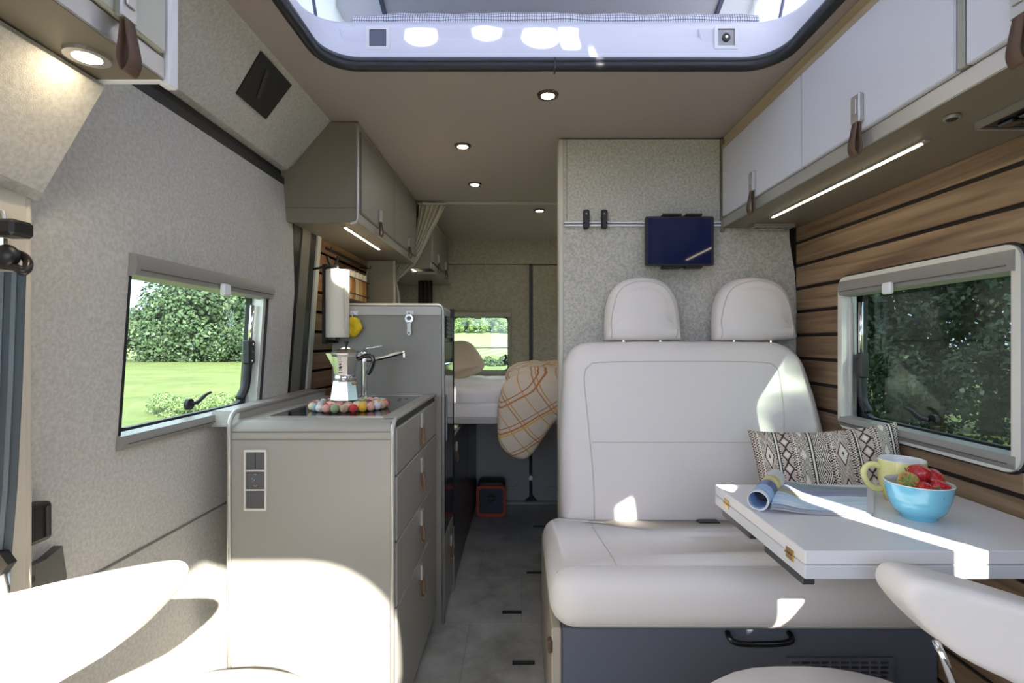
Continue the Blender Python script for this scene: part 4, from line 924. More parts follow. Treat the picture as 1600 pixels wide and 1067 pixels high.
for k in range(5):
    y = 2.39 + k * .058
    j = thing('spice_jar', ('first', 'second', 'third', 'fourth', 'fifth')[k] + ' spice jar from the paper towel in the wire rack', 'jar', (-.818, y, 1.342), 'spice jars in the wire rack')
    ob('glass', lathe([(.022, 0), (.024, .004), (.024, .10), (.02, .112)], (-.818, y, 1.342), 14), mat('spice_%d' % (k % 3), rgb(*[(190, 150, 96), (156, 108, 60), (206, 180, 134)][k % 3]), .2, coat=.5), j, smooth=40)
    ob('lid', lathe([(.024, .112), (.025, .114), (.025, .142), (.023, .144)], (-.818, y, 1.342), 14), mat('cream_lid', rgb(226, 214, 190), .5), j, smooth=40)
tl_ = thing('magnet_bar', 'thin black hanging rail on the upper wooden slat above the spices', 'rail', (-.845, 2.5, 1.55))
ob('bar', box(-.853, -.843, 2.22, 2.78, 1.548, 1.560, .002), BLACK, tl_)
for k, y in enumerate((2.215, 2.79)): ob('end_hook', tube([(-.846, y, 1.552), (-.826, y, 1.545), (-.822, y, 1.56)], .003, 6), BLACK, tl_)
sc2 = thing('scissors', 'black handled scissors hanging above the paper towel roll', 'scissors', (-.80, 2.17, 1.46))
for s in (-1, 1):
    ob('handle', tube(smooth_path([(-.80 + s * .006, 2.17, 1.462), (-.80 + s * .016, 2.17, 1.485), (-.80 + s * .024, 2.17, 1.512)], 4), .0065, 8), BLACK, sc2, smooth=True)
    ob('blade', box(-.802 + s * .003, -.798 + s * .003, 2.168, 2.172, 1.38, 1.465, 0), SATIN, sc2)
ob('wall_peg', tube([(-.80, 2.172, 1.47), (-.866, 2.20, 1.47)], .0035), BLACK, sc2)
kt = thing('hanging_utensil', 'pale small utensil hanging on the slats next to the grey panel', 'utensil', (-.83, 2.72, 1.40))
ob('blade', tube([(-.815, 2.72, 1.535), (-.83, 2.72, 1.48), (-.835, 2.72, 1.39)], [.006, .010, .016], 8, flat=.3), SATIN, kt)
ob('peg', tube([(-.815, 2.72, 1.535), (-.858, 2.72, 1.545)], .003), BLACK, kt)
# grey panel and curtain past the kitchen
pn_ = thing('divider_panel', 'taupe upright panel under the far end of the kitchen locker', 'panel', (-.78, 2.83, .7))
ob('board', box(-.845, -.700, 2.80, 2.825, .716, 1.592, .003), mat('taupe_board', rgb(134, 124, 104), .5), pn_)
ob('edge', box(-.702, -.694, 2.797, 2.828, .716, 1.592, .002), mat('pale_edge', rgb(186, 180, 164), .5), pn_)
CURT = mat('linen_curtain', rgb(188, 182, 166), .9, bump=(300, .3, .001))
cu = thing('curtain', 'beige gathered curtain tied back at the far end of the kitchen locker', 'curtain', (-.6, 2.96, 1.2))
cpth = [((676, 317), 21), ((671, 335), 17), ((663, 358), 12), ((652, 385), 10), ((636, 408), 13), ((624, 424), 9), ((615, 438), 4.5), ((615, 456), 9), ((615, 478), 11), ((614, 520), 13)]
pc = smooth_path([P(x, y, 2.96) for (x, y), w_ in cpth], 6); ws = [w_ / 800 * 2.96 for _, w_ in cpth]
bm = nb(); rings = []; NP = 44
for i, p in enumerate(pc):
    f_ = i / 6; k0 = min(int(f_), len(ws) - 1); k1 = min(k0 + 1, len(ws) - 1); hw = ws[k0] + (ws[k1] - ws[k0]) * (f_ - k0)
    a = pc[max(i - 1, 0)]; b_ = pc[min(i + 1, len(pc) - 1)]; t_ = (b_ - a).normalized(); sd = Vector((t_.z, 0, -t_.x)); sd = sd if sd.x > 0 else -sd
    sd = (sd + Vector((.6, 0, 0))).normalized()
    rings.append([p + sd * hw * (-1 + 2 * q / NP) + Vector((0, .011 * math.sin(q / NP * 2 * PI * 5.5) * min(1.2, hw / .04) + .004 * noise.noise(Vector((q * .4, i * .2, 0))), 0)) for q in range(NP + 1)])
ob('drape', loft(rings, cap=False, closed=False, bm=bm), CURT, cu, smooth=True, solid=.003)
ob('tie', tube([P(609, 439, 2.94), P(615, 441, 2.935), P(622, 438, 2.94), P(622, 436, 2.975), P(609, 437, 2.975)], .005, 6, closed=True), CURT, cu, smooth=True)
ob('curtain_rod', tube([(-.60, 2.955, 1.945), (-.44, 2.955, 1.945)], .005), ALU, cu)
dg = thing('hanging_cloth', 'dark folded cloth hanging under the locker above the bed', 'cloth', (-.62, 3.3, 1.32))
bm = nb(); rings = []
for j in range(5): rings.append([Vector((-.665 + .09 * q / 24, 3.3 + .010 * math.sin(q / 24 * PI * 7), 1.542 - .055 * j)) for q in range(25)])
ob('cloth', loft(rings, cap=False, closed=False, bm=bm), mat('dark_cloth', rgb(44, 38, 36), .8), dg, smooth=True, solid=.003)

# ------------------------------------------------------------------ bed
bp = thing('bed_platform', 'pale bed platform board across the back of the van', 'bed', (.09, 3.15, .69))
ob('slab', box(-.93, 1.09, 2.705, 3.60, .722, .746, .004), ALU, bp)
ob('front_rail', box(-.93, 1.09, 2.692, 2.706, .716, .750, .003), mat('bed_rail', rgb(172, 172, 170), .4), bp)
ob('slab_support', box(.60, 1.09, 2.75, 3.58, 0, .721, .003), GREY_D, bp)
LIN = mat('white_linen', rgb(232, 229, 228), .9, bump=(90, .35, .006))
mt = thing('mattress', 'white sheeted mattress lying on the bed platform', 'mattress', (.09, 3.15, .747))
def surf(x0, x1, y0, y1, zt, zb, amp, sc_n, nx=60, ny=30, r=.04, seed=0, dr=.0):
    bm = nb(); lay = []
    def disp(p): return amp * noise.noise(Vector((p.x * sc_n, p.y * sc_n * .7 + seed, p.z * 3))) + amp * .4 * noise.noise(Vector((p.x * sc_n * 3, p.y * sc_n * 2.5 + seed, p.z * 9)))
    prof = [(y0 + .0, zb), (y0 - .004, zb + .3 * (zt - zb)), (y0 - .002, zb + .6 * (zt - zb)), (y0 + .002, zt - r)] + [(y0 + r * (1 - math.cos(a)), zt - r + r * math.sin(a)) for a in (PI / 2 * q / 4 for q in range(1, 5))] + [(y0 + r + (y1 - y0 - r) * q / ny, zt) for q in range(1, ny + 1)] + [(y1, zb)]
    for i in range(nx + 1):
        x = x0 + (x1 - x0) * i / nx; row = []
        for (y, z) in prof:
            p = Vector((x, y, z)); d = disp(p); row.append(Vector((x, y - (d * .8 if y < y0 + r else 0), z + (d if z > zb + .02 else 0))))
        lay.append(row)
    return loft(lay, cap=True, bm=bm)
ob('body', surf(-.92, 1.085, 2.712, 3.58, .845, .750, .006, 9, seed=2), LIN, mt, smooth=50)
dv = thing('duvet', 'crumpled white duvet spread over the mattress', 'duvet', (-.2, 3.1, .82))
ob('cover', surf(-.91, .30, 2.698, 3.56, .912, .828, .022, 6, seed=7), LIN, dv, smooth=50)
pw = thing('bed_pillow', 'beige pillow propped by the rear window on the bed', 'pillow', (-.55, 3.36, .93))
pl = [( -.80 + .56 * (.5 + .5 * math.copysign(abs(math.cos(a)) ** .5, math.cos(a))), -.20 + .40 * (.5 + .5 * math.copysign(abs(math.sin(a)) ** .5, math.sin(a)))) for a in (2 * PI * q / 36 for q in range(36))]
def pf_(u, v, w_):
    q = Matrix.Rotation(-.42, 3, 'Y') @ Vector((u + .52, 0, v)); w2 = w_ * (1.15 if abs(v) < .12 else .8)
    return Vector((-.54 + q.x, 3.38 + w2 + q.z * .45, 1.00 + q.z * .62))
ob('case', cushion(pl, .13, .065, .035, pf_), mat('beige_linen', rgb(196, 180, 156), .9, bump=(80, .3, .005)), pw, smooth=True)

# checked blanket
BLK = bpy.data.materials.new('checked_blanket'); BLK.use_nodes = True; n, l = BLK.node_tree.nodes, BLK.node_tree.links; bs = n['Principled BSDF']; bs.inputs['Roughness'].default_value = .9
g = n.new('ShaderNodeNewGeometry'); sep = n.new('ShaderNodeSeparateXYZ'); l.new(g.outputs['Position'], sep.inputs[0])
def M(op, a, b=None, c_=None):
    k = n.new('ShaderNodeMath'); k.operation = op
    for i, v in enumerate((a, b, c_)):
        if v is None: continue
        if isinstance(v, (int, float)): k.inputs[i].default_value = v
        else: l.new(v, k.inputs[i])
    return k.outputs[0]
yz = M('ADD', sep.outputs['Z'], M('MULTIPLY', sep.outputs['Y'], -.8))
u_ = M('ADD', M('MULTIPLY', sep.outputs['X'], .50), M('MULTIPLY', yz, -.86)); v_ = M('ADD', M('MULTIPLY', sep.outputs['X'], .80), M('MULTIPLY', yz, .62))
def line(c_, per, ph, wd): return M('LESS_THAN', M('ABSOLUTE', M('SUBTRACT', M('FRACT', M('ADD', M('DIVIDE', c_, per), ph)), .5)), wd)
cur = None
def over(base, fac, col_):
    k = n.new('ShaderNodeMix'); k.data_type = 'RGBA'; l.new(fac, k.inputs['Factor'])
    if isinstance(base, tuple): k.inputs['A'].default_value = base
    else: l.new(base, k.inputs['A'])
    k.inputs['B'].default_value = col_; return k.outputs['Result']
cur = over(rgb(222, 208, 188), line(v_, .085, .1, .035), rgb(216, 168, 96)); cur = over(cur, line(v_, .17, .4, .02), rgb(190, 150, 110))
cur = over(cur, line(u_, .125, .2, .030), rgb(204, 132, 84)); cur = over(cur, line(u_, .125, .36, .018), rgb(196, 120, 90)); cur = over(cur, line(u_, .25, .80, .016), rgb(226, 186, 100))
l.new(cur, bs.inputs['Base Color'])
bk_ = thing('blanket', 'cream blanket with orange check lines hanging over the bed edge', 'blanket', (.05, 2.7, .5))
bo = [(903, 590), (868, 578), (835, 578), (806, 586), (787, 600), (779, 625), (777, 655), (778, 688), (786, 703), (800, 714), (818, 718), (832, 710), (845, 692), (857, 673), (872, 655), (903, 640)]
lp = [(p.x, p.z) for p in smooth_path([P(x, y, 2.62) for x, y in bo], 4, True)]
ob('hanging_fold', cushion(lp, .075, .036, .012, lambda u, v, w_: Vector((u, 2.64 - w_ + .012 * noise.noise(Vector((u * 8, 0, v * 8))) + max(0, v - .9) * .5, v))), BLK, bk_, smooth=True)
tp = rrect(-.09, .60, 2.66, 3.25, [.14, .1, .1, .18], 8)
ob('top_fold', cushion(tp, .085, .042, .02, lambda u, v, w_: Vector((u, v, .965 + w_ + .022 * noise.noise(Vector((u * 7, v * 7, 1))) + .010 * noise.noise(Vector((u * 20, v * 18, 4)))))), BLK, bk_, smooth=True)

# red framed box speaker on the floor at the back
rs = thing('box_speaker', 'black cube speaker with red frame standing on the floor under the bed', 'speaker', (-.2, 3.43, 0))
RED = mat('red_rubber', rgb(176, 74, 58), .5)
ob('body', box(-.292, -.108, 3.375, 3.50, .006, .232, .03, seg=4), mat('black_case', rgb(44, 34, 34), .5), rs, smooth=50)
ob('front_frame', plate(rrect(-.297, -.103, .0, .205, .03), [rrect(-.278, -.122, .022, .185, .018)], 'y', 3.355, 3.385), RED, rs)
ob('grille', box(-.28, -.12, 3.362, 3.376, .02, .187, .004), mat('slate_grille', rgb(64, 70, 84), .6, bump=(900, .4, .001)), rs)
ob('badge', lathe([(.028, 0), (.030, .002), (.030, .005)], (-.199, 3.3625, .125), 20, rot=RXN), BLACK, rs)
ob('badge_bar', box(-.228, -.17, 3.354, 3.358, .119, .131, .001), mat('dark_grey_plastic', rgb(52, 52, 54), .4), rs)
# floor slots
for k, (px, py, w2) in enumerate(((844, 822, 22), (836, 894, 26), (800, 956, 30), (818, 1035, 35))):
    D = EYE * 800 / (py - 533); x = (px - 815) / 800 * D; hw = w2 / 2 / 800 * D
    t_ = thing('floor_anchor', ('black seat anchor slot in the aisle floor, farthest back', 'black seat anchor slot in the aisle floor, second farthest', 'black seat anchor slot in the aisle floor, second nearest', 'black seat anchor slot in the aisle floor, nearest the camera')[k], 'floor slot', (x, D, 0), 'anchor slots in the aisle floor')
    ob('slot', box(x - hw, x + hw, D - .012, D + .012, 0, .0015, .0005), BLACK, t_)
    ob('slot_tab', box(x - hw * .9, x + hw * .9, D - .004, D + .004, .0012, .0024, 0), mat('dark_grey_plastic', rgb(52, 52, 54), .4), t_)

# ------------------------------------------------------------------ table and what stands on it
TZ = .768
tab = thing('folding_table', 'white two leaf folding table fixed to the wooden wall', 'table', (.8, 1.15, .716))
TX0, TX1, TY0, TY1 = .517, 1.080, .934, 1.368
ob('upper_leaf', box(TX0, TX1, TY0, TY1, TZ - .0255, TZ, .0022, seg=2), TABLE, tab)
ob('lower_leaf', box(TX0, TX1, TY0, TY1, TZ - .052, TZ - .0265, .0022, seg=2), TEDGE, tab)
for y in (.985, 1.29):
    h = ob('hinge', box(TX0 - .0022, TX0, y - .014, y + .014, TZ - .037, TZ - .016, .0006), BRASS, tab, label='brass hinge')
    ob('hinge_barrel', tube([(TX0 - .003, y - .014, TZ - .026), (TX0 - .003, y + .014, TZ - .026)], .002, 6), BRASS, h)
for ya, yb_ in ((.95, 1.10), (1.17, 1.33)): ob('support_rail', box(TX0 + .004, TX0 + .028, ya, yb_, TZ - .070, TZ - .0525, .002), mat('dark_grey_plastic', rgb(52, 52, 54), .4), tab)
ob('wall_bracket', box(1.055, 1.091, 1.0, 1.34, TZ - .085, TZ - .0525, .003), ALU, tab)
# bowl
BLUE = mat('blue_glaze', rgb(112, 184, 210), .2, coat=.5); BLI = mat('pale_glaze', rgb(226, 228, 226), .25, coat=.3)
bx_, by_ = .862, 1.112
BS = .815
bw = thing('bowl', 'light blue ceramic bowl full of strawberries on the table', 'bowl', (bx_, by_, TZ))
pro = [(.0, .001), (.040, .0), (.042, .003), (.042, .007), (.050, .011), (.060, .021), (.0655, .033), (.0655, .0345), (.0685, .041), (.0705, .046), (.0705, .0475), (.0735, .058), (.076, .070), (.0775, .078)]
pro = [(r * BS, z * .97) for r, z in pro]
ob('outside', lathe(pro, (bx_, by_, TZ), 48, cap=False), BLUE, bw, smooth=60)
ob('inside', lathe([(r * BS, z * .97) for r, z in ((.0775, .078), (.0770, .0795), (.0755, .080), (.0735, .078), (.070, .062), (.058, .030), (.035, .012), (.0, .009))], (bx_, by_, TZ), 48, cap=False), BLI, bw, smooth=60, label='off-white glazed inside')
STR = mat('strawberry_red', rgb(178, 24, 36), .3, bump=(260, .25, .002), coat=.4); SEED = mat('strawberry_seed', rgb(206, 150, 80), .5); CAL = mat('calyx_green', rgb(96, 132, 56), .6)
STU = mat('pale_strawberry', rgb(176, 60, 44), .35, var=(60, rgb(196, 170, 96), 3))
def strawberry(c, r, ax, label, m_=STR, leafy=True):
    c = Vector(c); c = Vector((bx_ + (c.x - bx_) * .84, by_ + (c.y - by_) * .84, c.z - .004)); r *= .86; ax = Vector(ax).normalized(); q = ax.to_track_quat('Z', 'Y').to_matrix()   # ax points to the tip
    t_ = thing('strawberry', label, 'strawberry', c - Vector((0, 0, r)), 'strawberries in the blue bowl')
    def sh(p):
        k = 1 - .22 * p.z - .10 * p.z * p.z; return Vector((p.x * k * r, p.y * k * r, p.z * r * (1.12 if p.z > 0 else .82)))
    bm = nb()
    for v in bmesh.ops.create_icosphere(bm, subdivisions=4, radius=1)['verts']:
        v.co = q @ (sh(v.co.copy()) * (1 + .05 * noise.noise(v.co * 1.7 + c * 30))) + c
    ob('flesh', bm, m_, t_, smooth=True)
    bm = nb(); N = 95
    for i in range(N):
        z = 1 - 2 * (i + .5) / N
        if z < -.85: continue
        a = i * 2.39996; rr = math.sqrt(1 - z * z); p = Vector((rr * math.cos(a), rr * math.sin(a), z)); k = (1 + .05 * noise.noise(p * 1.7 + c * 30))
        ball(q @ (sh(p) * k * 1.002) + c, .0008, (1, 1, 1), bm, 1)
    ob('seeds', bm, SEED, t_, kind='stuff')
    if leafy:
        for i in range(7):
            a = i * 2 * PI / 7; d = Vector((math.cos(a), math.sin(a), 0)); e = Vector((-math.sin(a), math.cos(a), 0)); z0 = -.82 * r
            pts = [d * r * .08 + Vector((0, 0, z0)), d * r * .45 + e * r * .16 + Vector((0, 0, z0 - .10 * r)), d * r * 1.0 + Vector((0, 0, z0 - .30 * r * (1 if i % 2 else .2))), d * r * .45 - e * r * .16 + Vector((0, 0, z0 - .10 * r))]
            bm = nb(); bm.faces.new([bm.verts.new(q @ p + c) for p in pts]); ob('leaf', bm, CAL, t_, solid=.0008)
        ob('stalk', tube([q @ Vector((0, 0, -.8 * r)) + c, q @ Vector((.1 * r, 0, -1.25 * r)) + c, q @ Vector((.3 * r, 0, -1.5 * r)) + c], .0013, 5), CAL, t_)
zb_ = TZ + .090
strawberry((bx_ - .038, by_ - .016, zb_ - .004), .0225, (.6, .75, -.2), 'strawberry with pale green shoulder at the left of the bowl', STU)
strawberry((bx_ + .006, by_ + .006, zb_ + .006), .0265, (.25, -.8, .45), 'large red strawberry in the middle, topmost of the heap')
strawberry((bx_ + .040, by_ + .004, zb_ - .004), .0255, (.1, -.9, -.1), 'large red strawberry at the right side of the bowl')
strawberry((bx_ + .026, by_ - .036, zb_ - .016), .022, (.5, -.75, .2), 'red strawberry at the front right rim of the bowl', leafy=False)
strawberry((bx_ - .022, by_ - .046, zb_ - .016), .020, (-.6, -.5, .2), 'small red strawberry at the front left rim of the bowl', leafy=False)
strawberry((bx_ + .003, by_ - .050, zb_ - .022), .017, (0, .9, -.4), 'strawberry with green hull turned outward at the front of the bowl')
# mug
mx_, my_ = .915, 1.232
YEL = mat('yellow_glaze', rgb(226, 220, 150), .25, coat=.5)
mg = thing('mug', 'wide pale yellow mug behind the blue bowl on the table', 'mug', (mx_, my_, TZ))
ob('outside', lathe([(0, .001), (.031, 0), (.035, .003), (.043, .022), (.048, .045), (.0495, .070), (.0492, .096), (.0488, .098)], (mx_, my_, TZ), 44, cap=False), YEL, mg, smooth=60)
ob('inside', lathe([(.0488, .098), (.0480, .0995), (.0465, .098), (.0465, .070), (.038, .022), (.0, .012)], (mx_, my_, TZ), 44, cap=False), BLI, mg, smooth=60, label='off-white glazed inside')
dh = Vector((-.985, .17, 0))
hp = smooth_path([Vector((mx_, my_, TZ)) + dh * r + Vector((0, 0, z)) for r, z in ((.047, .078), (.058, .084), (.070, .084), (.081, .074), (.083, .056), (.073, .036), (.058, .026), (.044, .026))], 5)
ob('handle', tube(hp, .0072, 10), YEL, mg, smooth=True)
# magazine
def colmesh(nu, nv, f, colf):
    bm = nb(); cl = bm.loops.layers.float_color.new('Col'); gv = [[bm.verts.new(f(i / nu, j / nv)) for j in range(nv + 1)] for i in range(nu + 1)]
    for i in range(nu):
        for j in range(nv):
            fc = bm.faces.new((gv[i][j], gv[i + 1][j], gv[i + 1][j + 1], gv[i][j + 1])); c_ = colf((i + .5) / nu, (j + .5) / nv)
            for lp in fc.loops: lp[cl] = c_
    return bm
def colmat(name, rough=.4):
    m = bpy.data.materials.new(name); m.use_nodes = True; a = m.node_tree.nodes.new('ShaderNodeVertexColor'); a.layer_name = 'Col'; b = m.node_tree.nodes['Principled BSDF']
    m.node_tree.links.new(a.outputs[0], b.inputs['Base Color']); b.inputs['Roughness'].default_value = rough; return m
A, B, C_, D_ = Vector((.560, 1.150, 0)), Vector((.770, 1.120, 0)), Vector((.905, 1.315, 0)), Vector((.685, 1.345, 0))
def base_pt(u, v): return (A * (1 - u) + B * u) * (1 - v) + (D_ * (1 - u) + C_ * u) * v
def lerp(a, b, t): t = max(0, min(1, t)); return tuple(a[i] + (b[i] - a[i]) * t for i in range(4))
def mag_col(u, v):
    nz = .5 + .5 * noise.noise(Vector((u * 3 - v * 2, v * 16 - u * 3, 0)))
    vv = v + .05 * math.sin(u * 5)
    if u > .93 or v > .965: return rgb(212, 208, 216)
    if vv > .78: c_ = lerp(rgb(134, 156, 160), rgb(120, 148, 148), nz)
    elif vv > .52: c_ = lerp(rgb(110, 124, 160), rgb(172, 170, 196), nz)
    elif vv > .42 + .25 * u: c_ = lerp(rgb(196, 190, 196), rgb(180, 182, 204), nz)
    else: c_ = lerp(rgb(150, 188, 226), rgb(226, 238, 246), nz * 1.2 - .1 + .3 * u)
    if u < .28 and .40 < vv < .56: c_ = lerp(c_, rgb(150, 142, 84), .8 * nz + .3)
    # a short line of thin dark handwriting across the sky
    s = (u - .34) / .40
    if 0 < s < 1:
        vc = .845 - .02 * s + .018 * math.sin(s * 70) * (.4 + .6 * abs(math.sin(s * 9)))
        if abs(v - vc) < .011 and math.sin(s * 31) > -.75: c_ = rgb(62, 74, 84)
    return c_
mg_ = thing('magazine', 'open magazine with sea picture, left pages rolled, on the table', 'magazine', (.73, 1.23, TZ))
def wav(u, v): return .0035 + .010 * math.exp(-((u - .05) / .16) ** 2) + .007 * math.sin(min(1, v) * PI) * (1 - u) * .8 + .002 * math.sin(u * 8 + v * 5) * (1 - u)
for k in range(3):
    off = .0016 * k
    ob('page', colmesh(130 if k == 2 else 16, 110 if k == 2 else 8, lambda u, v: base_pt(u * (1 - .012 * (2 - k)), v) + Vector((-.004 * (2 - k), -.006 * (2 - k), TZ + .001 + off + wav(u, v) * (.55 + .22 * k))), mag_col if k == 2 else (lambda u, v: rgb(222, 222, 226))), colmat('printed_page_%d' % k), mg_, smooth=True, label='page printed with a pale sea' if k == 2 else None)
def roll_col(u, v):
    nz = .5 + .5 * noise.noise(Vector((u * 5, v * 20, 3)))
    if v < .06 : return rgb(222, 226, 232)
    if v < .30: return lerp(rgb(120, 160, 214), rgb(178, 206, 236), nz)
    if v < .50: return lerp(rgb(58, 74, 128), rgb(96, 104, 146), nz)
    if v < .74: return lerp(rgb(236, 226, 160), rgb(160, 146, 90), nz)
    return lerp(rgb(206, 208, 212), rgb(190, 196, 200), nz)
ra, rb_ = Vector((.530, 1.150, TZ + .025)), Vector((.668, 1.345, TZ + .025)); axr = (rb_ - ra).normalized(); sdr = axr.cross(Vector((0, 0, 1)))
def rollp(u, v):
    a = -PI / 2 + u * 2 * PI * 1.25; r = .0225 - .003 * u
    return ra + (rb_ - ra) * v - sdr * (-1) * (math.cos(a) * r) * -1 * -1 + Vector((0, 0, math.sin(a) * r - .001))
ob('rolled_pages', colmesh(40, 60, rollp, roll_col), colmat('printed_roll'), mg_, smooth=True, solid=.0015, label='pages rolled into a tube')
# patterned cushion
BLKC, CRMC, TAN, MIDC = rgb(44, 40, 44), rgb(222, 214, 198), rgb(192, 172, 160), rgb(120, 114, 116)
bands = [(.06, 'dots'), (.11, 'diam'), (.03, 'line'), (.09, 'zig'), (.03, 'dots'), (.09, 'diam2'), (.03, 'line'), (.10, 'lattice'), (.03, 'dots'), (.12, 'diam'), (.04, 'dots'), (.02, 'line'), (.10, 'zig'), (.04, 'dots'), (.09, 'diam2'), (.03, 'line'), (.05, 'dots')]
def pat(u, v):
    u0 = 0; tot = sum(b for b, _ in bands); u *= tot
    for w_, kd in bands:
        if u < u0 + w_: break
        u0 += w_
    s = (u - u0) / w_; 
    if kd == 'line': return CRMC if abs(s - .5) < .22 else BLKC
    if kd == 'dots':
        col_ = int(s * (w_ / .015)); return BLKC if ((v * 46 + (col_ % 2) * .5) % 1 < .5 and (s * (w_ / .015)) % 1 < .68) else (CRMC if col_ % 2 else TAN)
    if s < .07 or s > .93: return CRMC if (v * 50) % 1 < .55 else BLKC
    k = {'diam': 3.3, 'diam2': 4.6, 'zig': 8.5, 'lattice': 4.2}[kd]; f_ = (v * k) % 1; d = abs(s - .5) / .45 + abs(f_ - .5) / .5
    if kd == 'zig': return BLKC if .72 < d < 1.08 else (CRMC if (d < .5) else TAN)
    if kd == 'diam':
        if d < .14: return BLKC
        if d < .60: return CRMC
        if d < .74: return BLKC
        if d < 1.0: return TAN
        return BLKC if (s * 12 + v * 40) % 1 < .45 else CRMC
    if kd == 'diam2':
        if d < .42: return CRMC
        return BLKC if int(d * 9) % 2 else CRMC
    return BLKC if int(d * 6.5) % 2 else CRMC
cs_ = thing('patterned_cushion', 'black and cream geometric patterned cushion leaning behind the table on the bench', 'cushion', (.92, 1.52, .56))
CW, CH = .40, .36
def cuf(sg):
    def f(u, v):
        a, b = 2 * u - 1, 2 * v - 1; pin = 1 - .10 * (1 - a * a) * b * b; pin2 = 1 - .07 * (1 - b * b) * a * a
        th = .066 * ((1 - a ** 4) * (1 - b ** 4)) ** .5 * sg
        p = Vector((a * CW / 2 * pin2, -th, b * CH / 2 * pin)); p = Matrix.Rotation(-.30, 3, 'X') @ p; p = Matrix.Rotation(-.12, 3, 'Y') @ p; p = Matrix.Rotation(-.35, 3, 'Z') @ p
        return p + Vector((.905, 1.500, .722))
    return f
ob('front', colmesh(240, 170, cuf(1), pat), colmat('patterned_cloth', .9), cs_, smooth=True, label='black and cream patterned front')
ob('reverse', colmesh(40, 30, cuf(-1), lambda u, v: BLKC), MT.get('x') or colmat('reverse_cloth', .9), cs_, smooth=True)

# ------------------------------------------------------------------ swivelled front seats (their cushions, armrests and backs)
def front_seat(s, label, cx, cy, arm_px, arm_D, gl_, dome):
    t_ = thing('swivel_seat', label, 'seat', (cx, cy, 0), 'swivelled front seats')
    x0, x1, y0, y1, ztop = dome
    ob('seat', cushion(rrect(x0, x1, y0, y1, [.12, .12, .26, .26], 8), .16, .07, .03, lambda u, v, w_: Vector((u, v, ztop - .11 + w_))), CREAM, t_, smooth=True)
    bxm = cx + s * (.27 if s > 0 else .12)
    ob('backrest', cushion(rrect(cy - .38, cy - .09, .52, 1.12, .1, 6), .13, .06, .02, lambda u, v, w_: Vector((bxm + s * (.02 + (v - .5) * .12) + w_, u, v))), CREAM, t_, smooth=True)
    ob('pedestal', prism([(cx - .2, 0), (cx + .2, 0), (cx + .17, .40), (cx - .17, .40)], 'y', cy - .2, cy + .2), GREY_D, t_)
    lp = smooth_path([Vector((x, y, 0)) for x, y in arm_px], 4, True)
    def af(u, v, w_):
        D = arm_D(u) ; p = P(u, v, D); return p + Vector((0, -w_, 0))
    k = 900.0
    pad = cushion([(p.x, p.y) for p in lp], .085 * k, .018 * k, 0, lambda u, v, w_: af(u, v, w_ / k))
    a = ob('armrest', pad, CREAM, t_, smooth=True)
    return t_, a
rs_, ra_ = front_seat(1, 'cream swivelled front seat at the right with raised armrest before the table', .60, .55,
    [(1388, 918), (1392, 898), (1412, 888), (1470, 900), (1560, 925), (1660, 958), (1760, 1000), (1790, 1060), (1740, 1120), (1640, 1096), (1560, 1050), (1480, 1010), (1430, 970), (1402, 940)],
    lambda u: .84 - (u - 1390) * .00032, None, (.24, .82, .35, 1.04, .552))
seam(ra_, [P(1398, 912, .5) , P(1430, 915, .5), P(1500, 935, .5), P(1600, 970, .5), P(1700, 1010, .5)], (0, 1, 0), rs_, .0013)
ob('lever', tube([P(1462, 1000, .80), P(1476, 1030, .79), P(1492, 1075, .78)], .0055, 8), CHROME, rs_, smooth=True)
ls_, la_ = front_seat(-1, 'cream sunlit swivelled front seat at the left with broad armrest', -.58, .52,
    [(277, 905), (270, 890), (250, 886), (200, 893), (110, 911), (0, 937), (-50, 952), (-78, 1000), (-74, 1070), (-20, 1095), (60, 1078), (130, 1040), (195, 1000), (240, 958), (265, 930)],
    lambda u: .86 - (277 - u) * .00036, None, (-.805, -.27, .35, 1.04, .548))

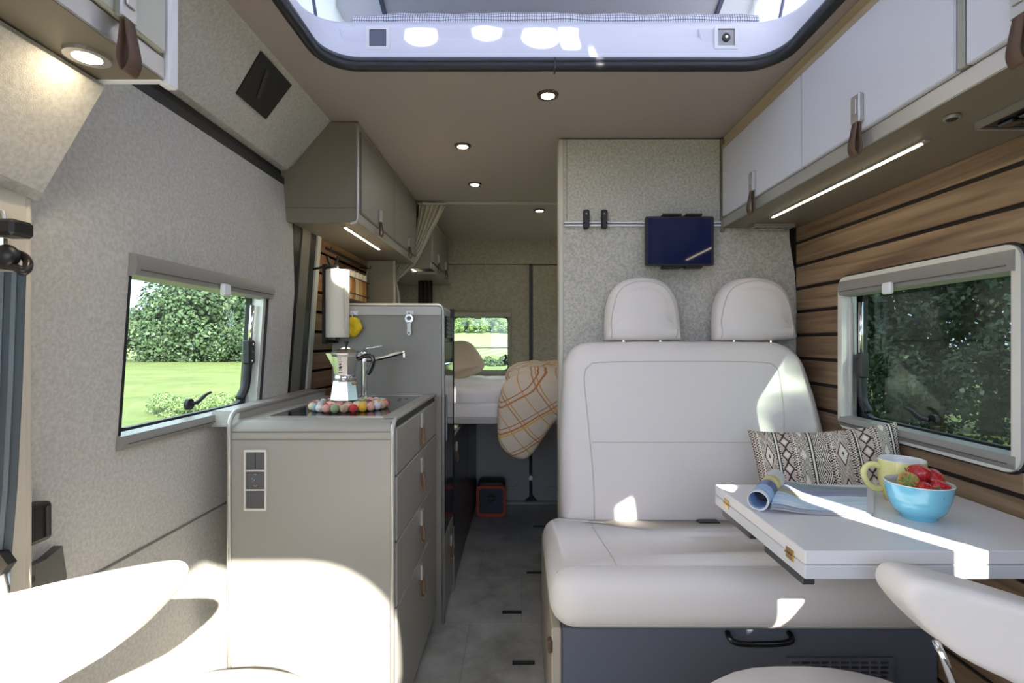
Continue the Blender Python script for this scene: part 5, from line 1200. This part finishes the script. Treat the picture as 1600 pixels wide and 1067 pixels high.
# ------------------------------------------------------------------ seat belt and fittings on the left pillar
GB = mat('belt_webbing', rgb(72, 82, 90), .8, bump=(700, .4, .001))
sb = thing('seat_belt', 'blue grey seat belt webbing hanging from a black guide on the left pillar', 'seat belt', (-.81, .80, .7))
def strip(pts, w_, th=.0016):
    return loft([[p + Vector((-w_, 0, 0)), p + Vector((w_, 0, 0)), p + Vector((w_, th, 0)), p + Vector((-w_, th, 0))] for p in pts])
ob('webbing', strip([P(14, 424, .80), P(8, 600, .80), P(0, 760, .80), P(-10, 880, .80), P(-14, 1000, .80)], .026), GB, sb)
for dx, m_ in ((-.012, mat('belt_stripe', rgb(104, 116, 122), .8)), (.008, MT['belt_stripe'] if 'belt_stripe' in MT else GB)):
    ob('stripe', strip([P(14, 424, .798) + Vector((dx, 0, 0)), P(8, 600, .798) + Vector((dx, 0, 0)), P(0, 760, .798) + Vector((dx, 0, 0)), P(-12, 900, .798) + Vector((dx, 0, 0))], .0038, .001), m_, sb)
ob('guide', tube(smooth_path([P(-20, 412, .80), P(20, 416, .80), P(38, 424, .80), P(44, 410, .81), P(34, 398, .82), P(10, 392, .82), P(-20, 392, .82)], 4), .0065, 8), mat('brown_black', rgb(40, 30, 30), .3), sb, smooth=True)
ob('anchor_bolt', ball(P(10, 400, .80), .019, (1, .7, 1), sub=3), BLACK, sb, smooth=True)
ob('height_slider', box(*sorted((P(-10, 0, .80).x, P(28, 0, .80).x)), .79, .83, P(0, 368, .8).z, P(0, 342, .8).z, .005), BLACK, sb)
ob('slider_rod', tube([P(5, 372, .81), P(5, 395, .81)], .005), CHROME, sb)
ob('slider_loop', tube(smooth_path([P(-6, 336, .82), P(4, 330, .82), P(7, 342, .82)], 4), .003), SATIN, sb)
ob('buckle_tongue', prism([(P(-10, 0, .79).x, P(0, 862, .79).z), (P(4, 0, .79).x, P(0, 862, .79).z), (P(17, 0, .79).x, P(0, 880, .79).z), (P(4, 0, .79).x, P(0, 898, .79).z), (P(-10, 0, .79).x, P(0, 900, .79).z)], 'y', .785, .80), BLACK, sb)
ob('buckle_stalk', tube([P(0, 895, .79), P(8, 930, .79), P(10, 960, .79)], .005), SATIN, sb)
bk2 = thing('wall_catch', 'black plastic catch on the left wall beside the pillar', 'catch', (-.87, .92, .79))
ob('body', box(-.885, -.852, .885, .933, .792, .862, .008, seg=3), BLACK, bk2); ob('rib', box(-.856, -.848, .916, .922, .80, .855, .002), mat('dark_grey_plastic', rgb(52, 52, 54), .4), bk2)
dp = thing('seat_bracket', 'dark grey screwed bracket plate low on the left wall', 'bracket', (-.87, .93, .6))
ob('plate', prism([(.87, .765), (.90, .752), (.935, .752), (.968, .764), (.978, .70), (.955, .675), (.92, .66), (.87, .645)], 'x', -.885, -.868), mat('bracket_grey', rgb(84, 84, 80), .5), dp)
for y, z in ((.905, .728), (.915, .683)): ob('screw', disc((-.869, y, z), .008, .003, 'x', 10), BLACK, dp)
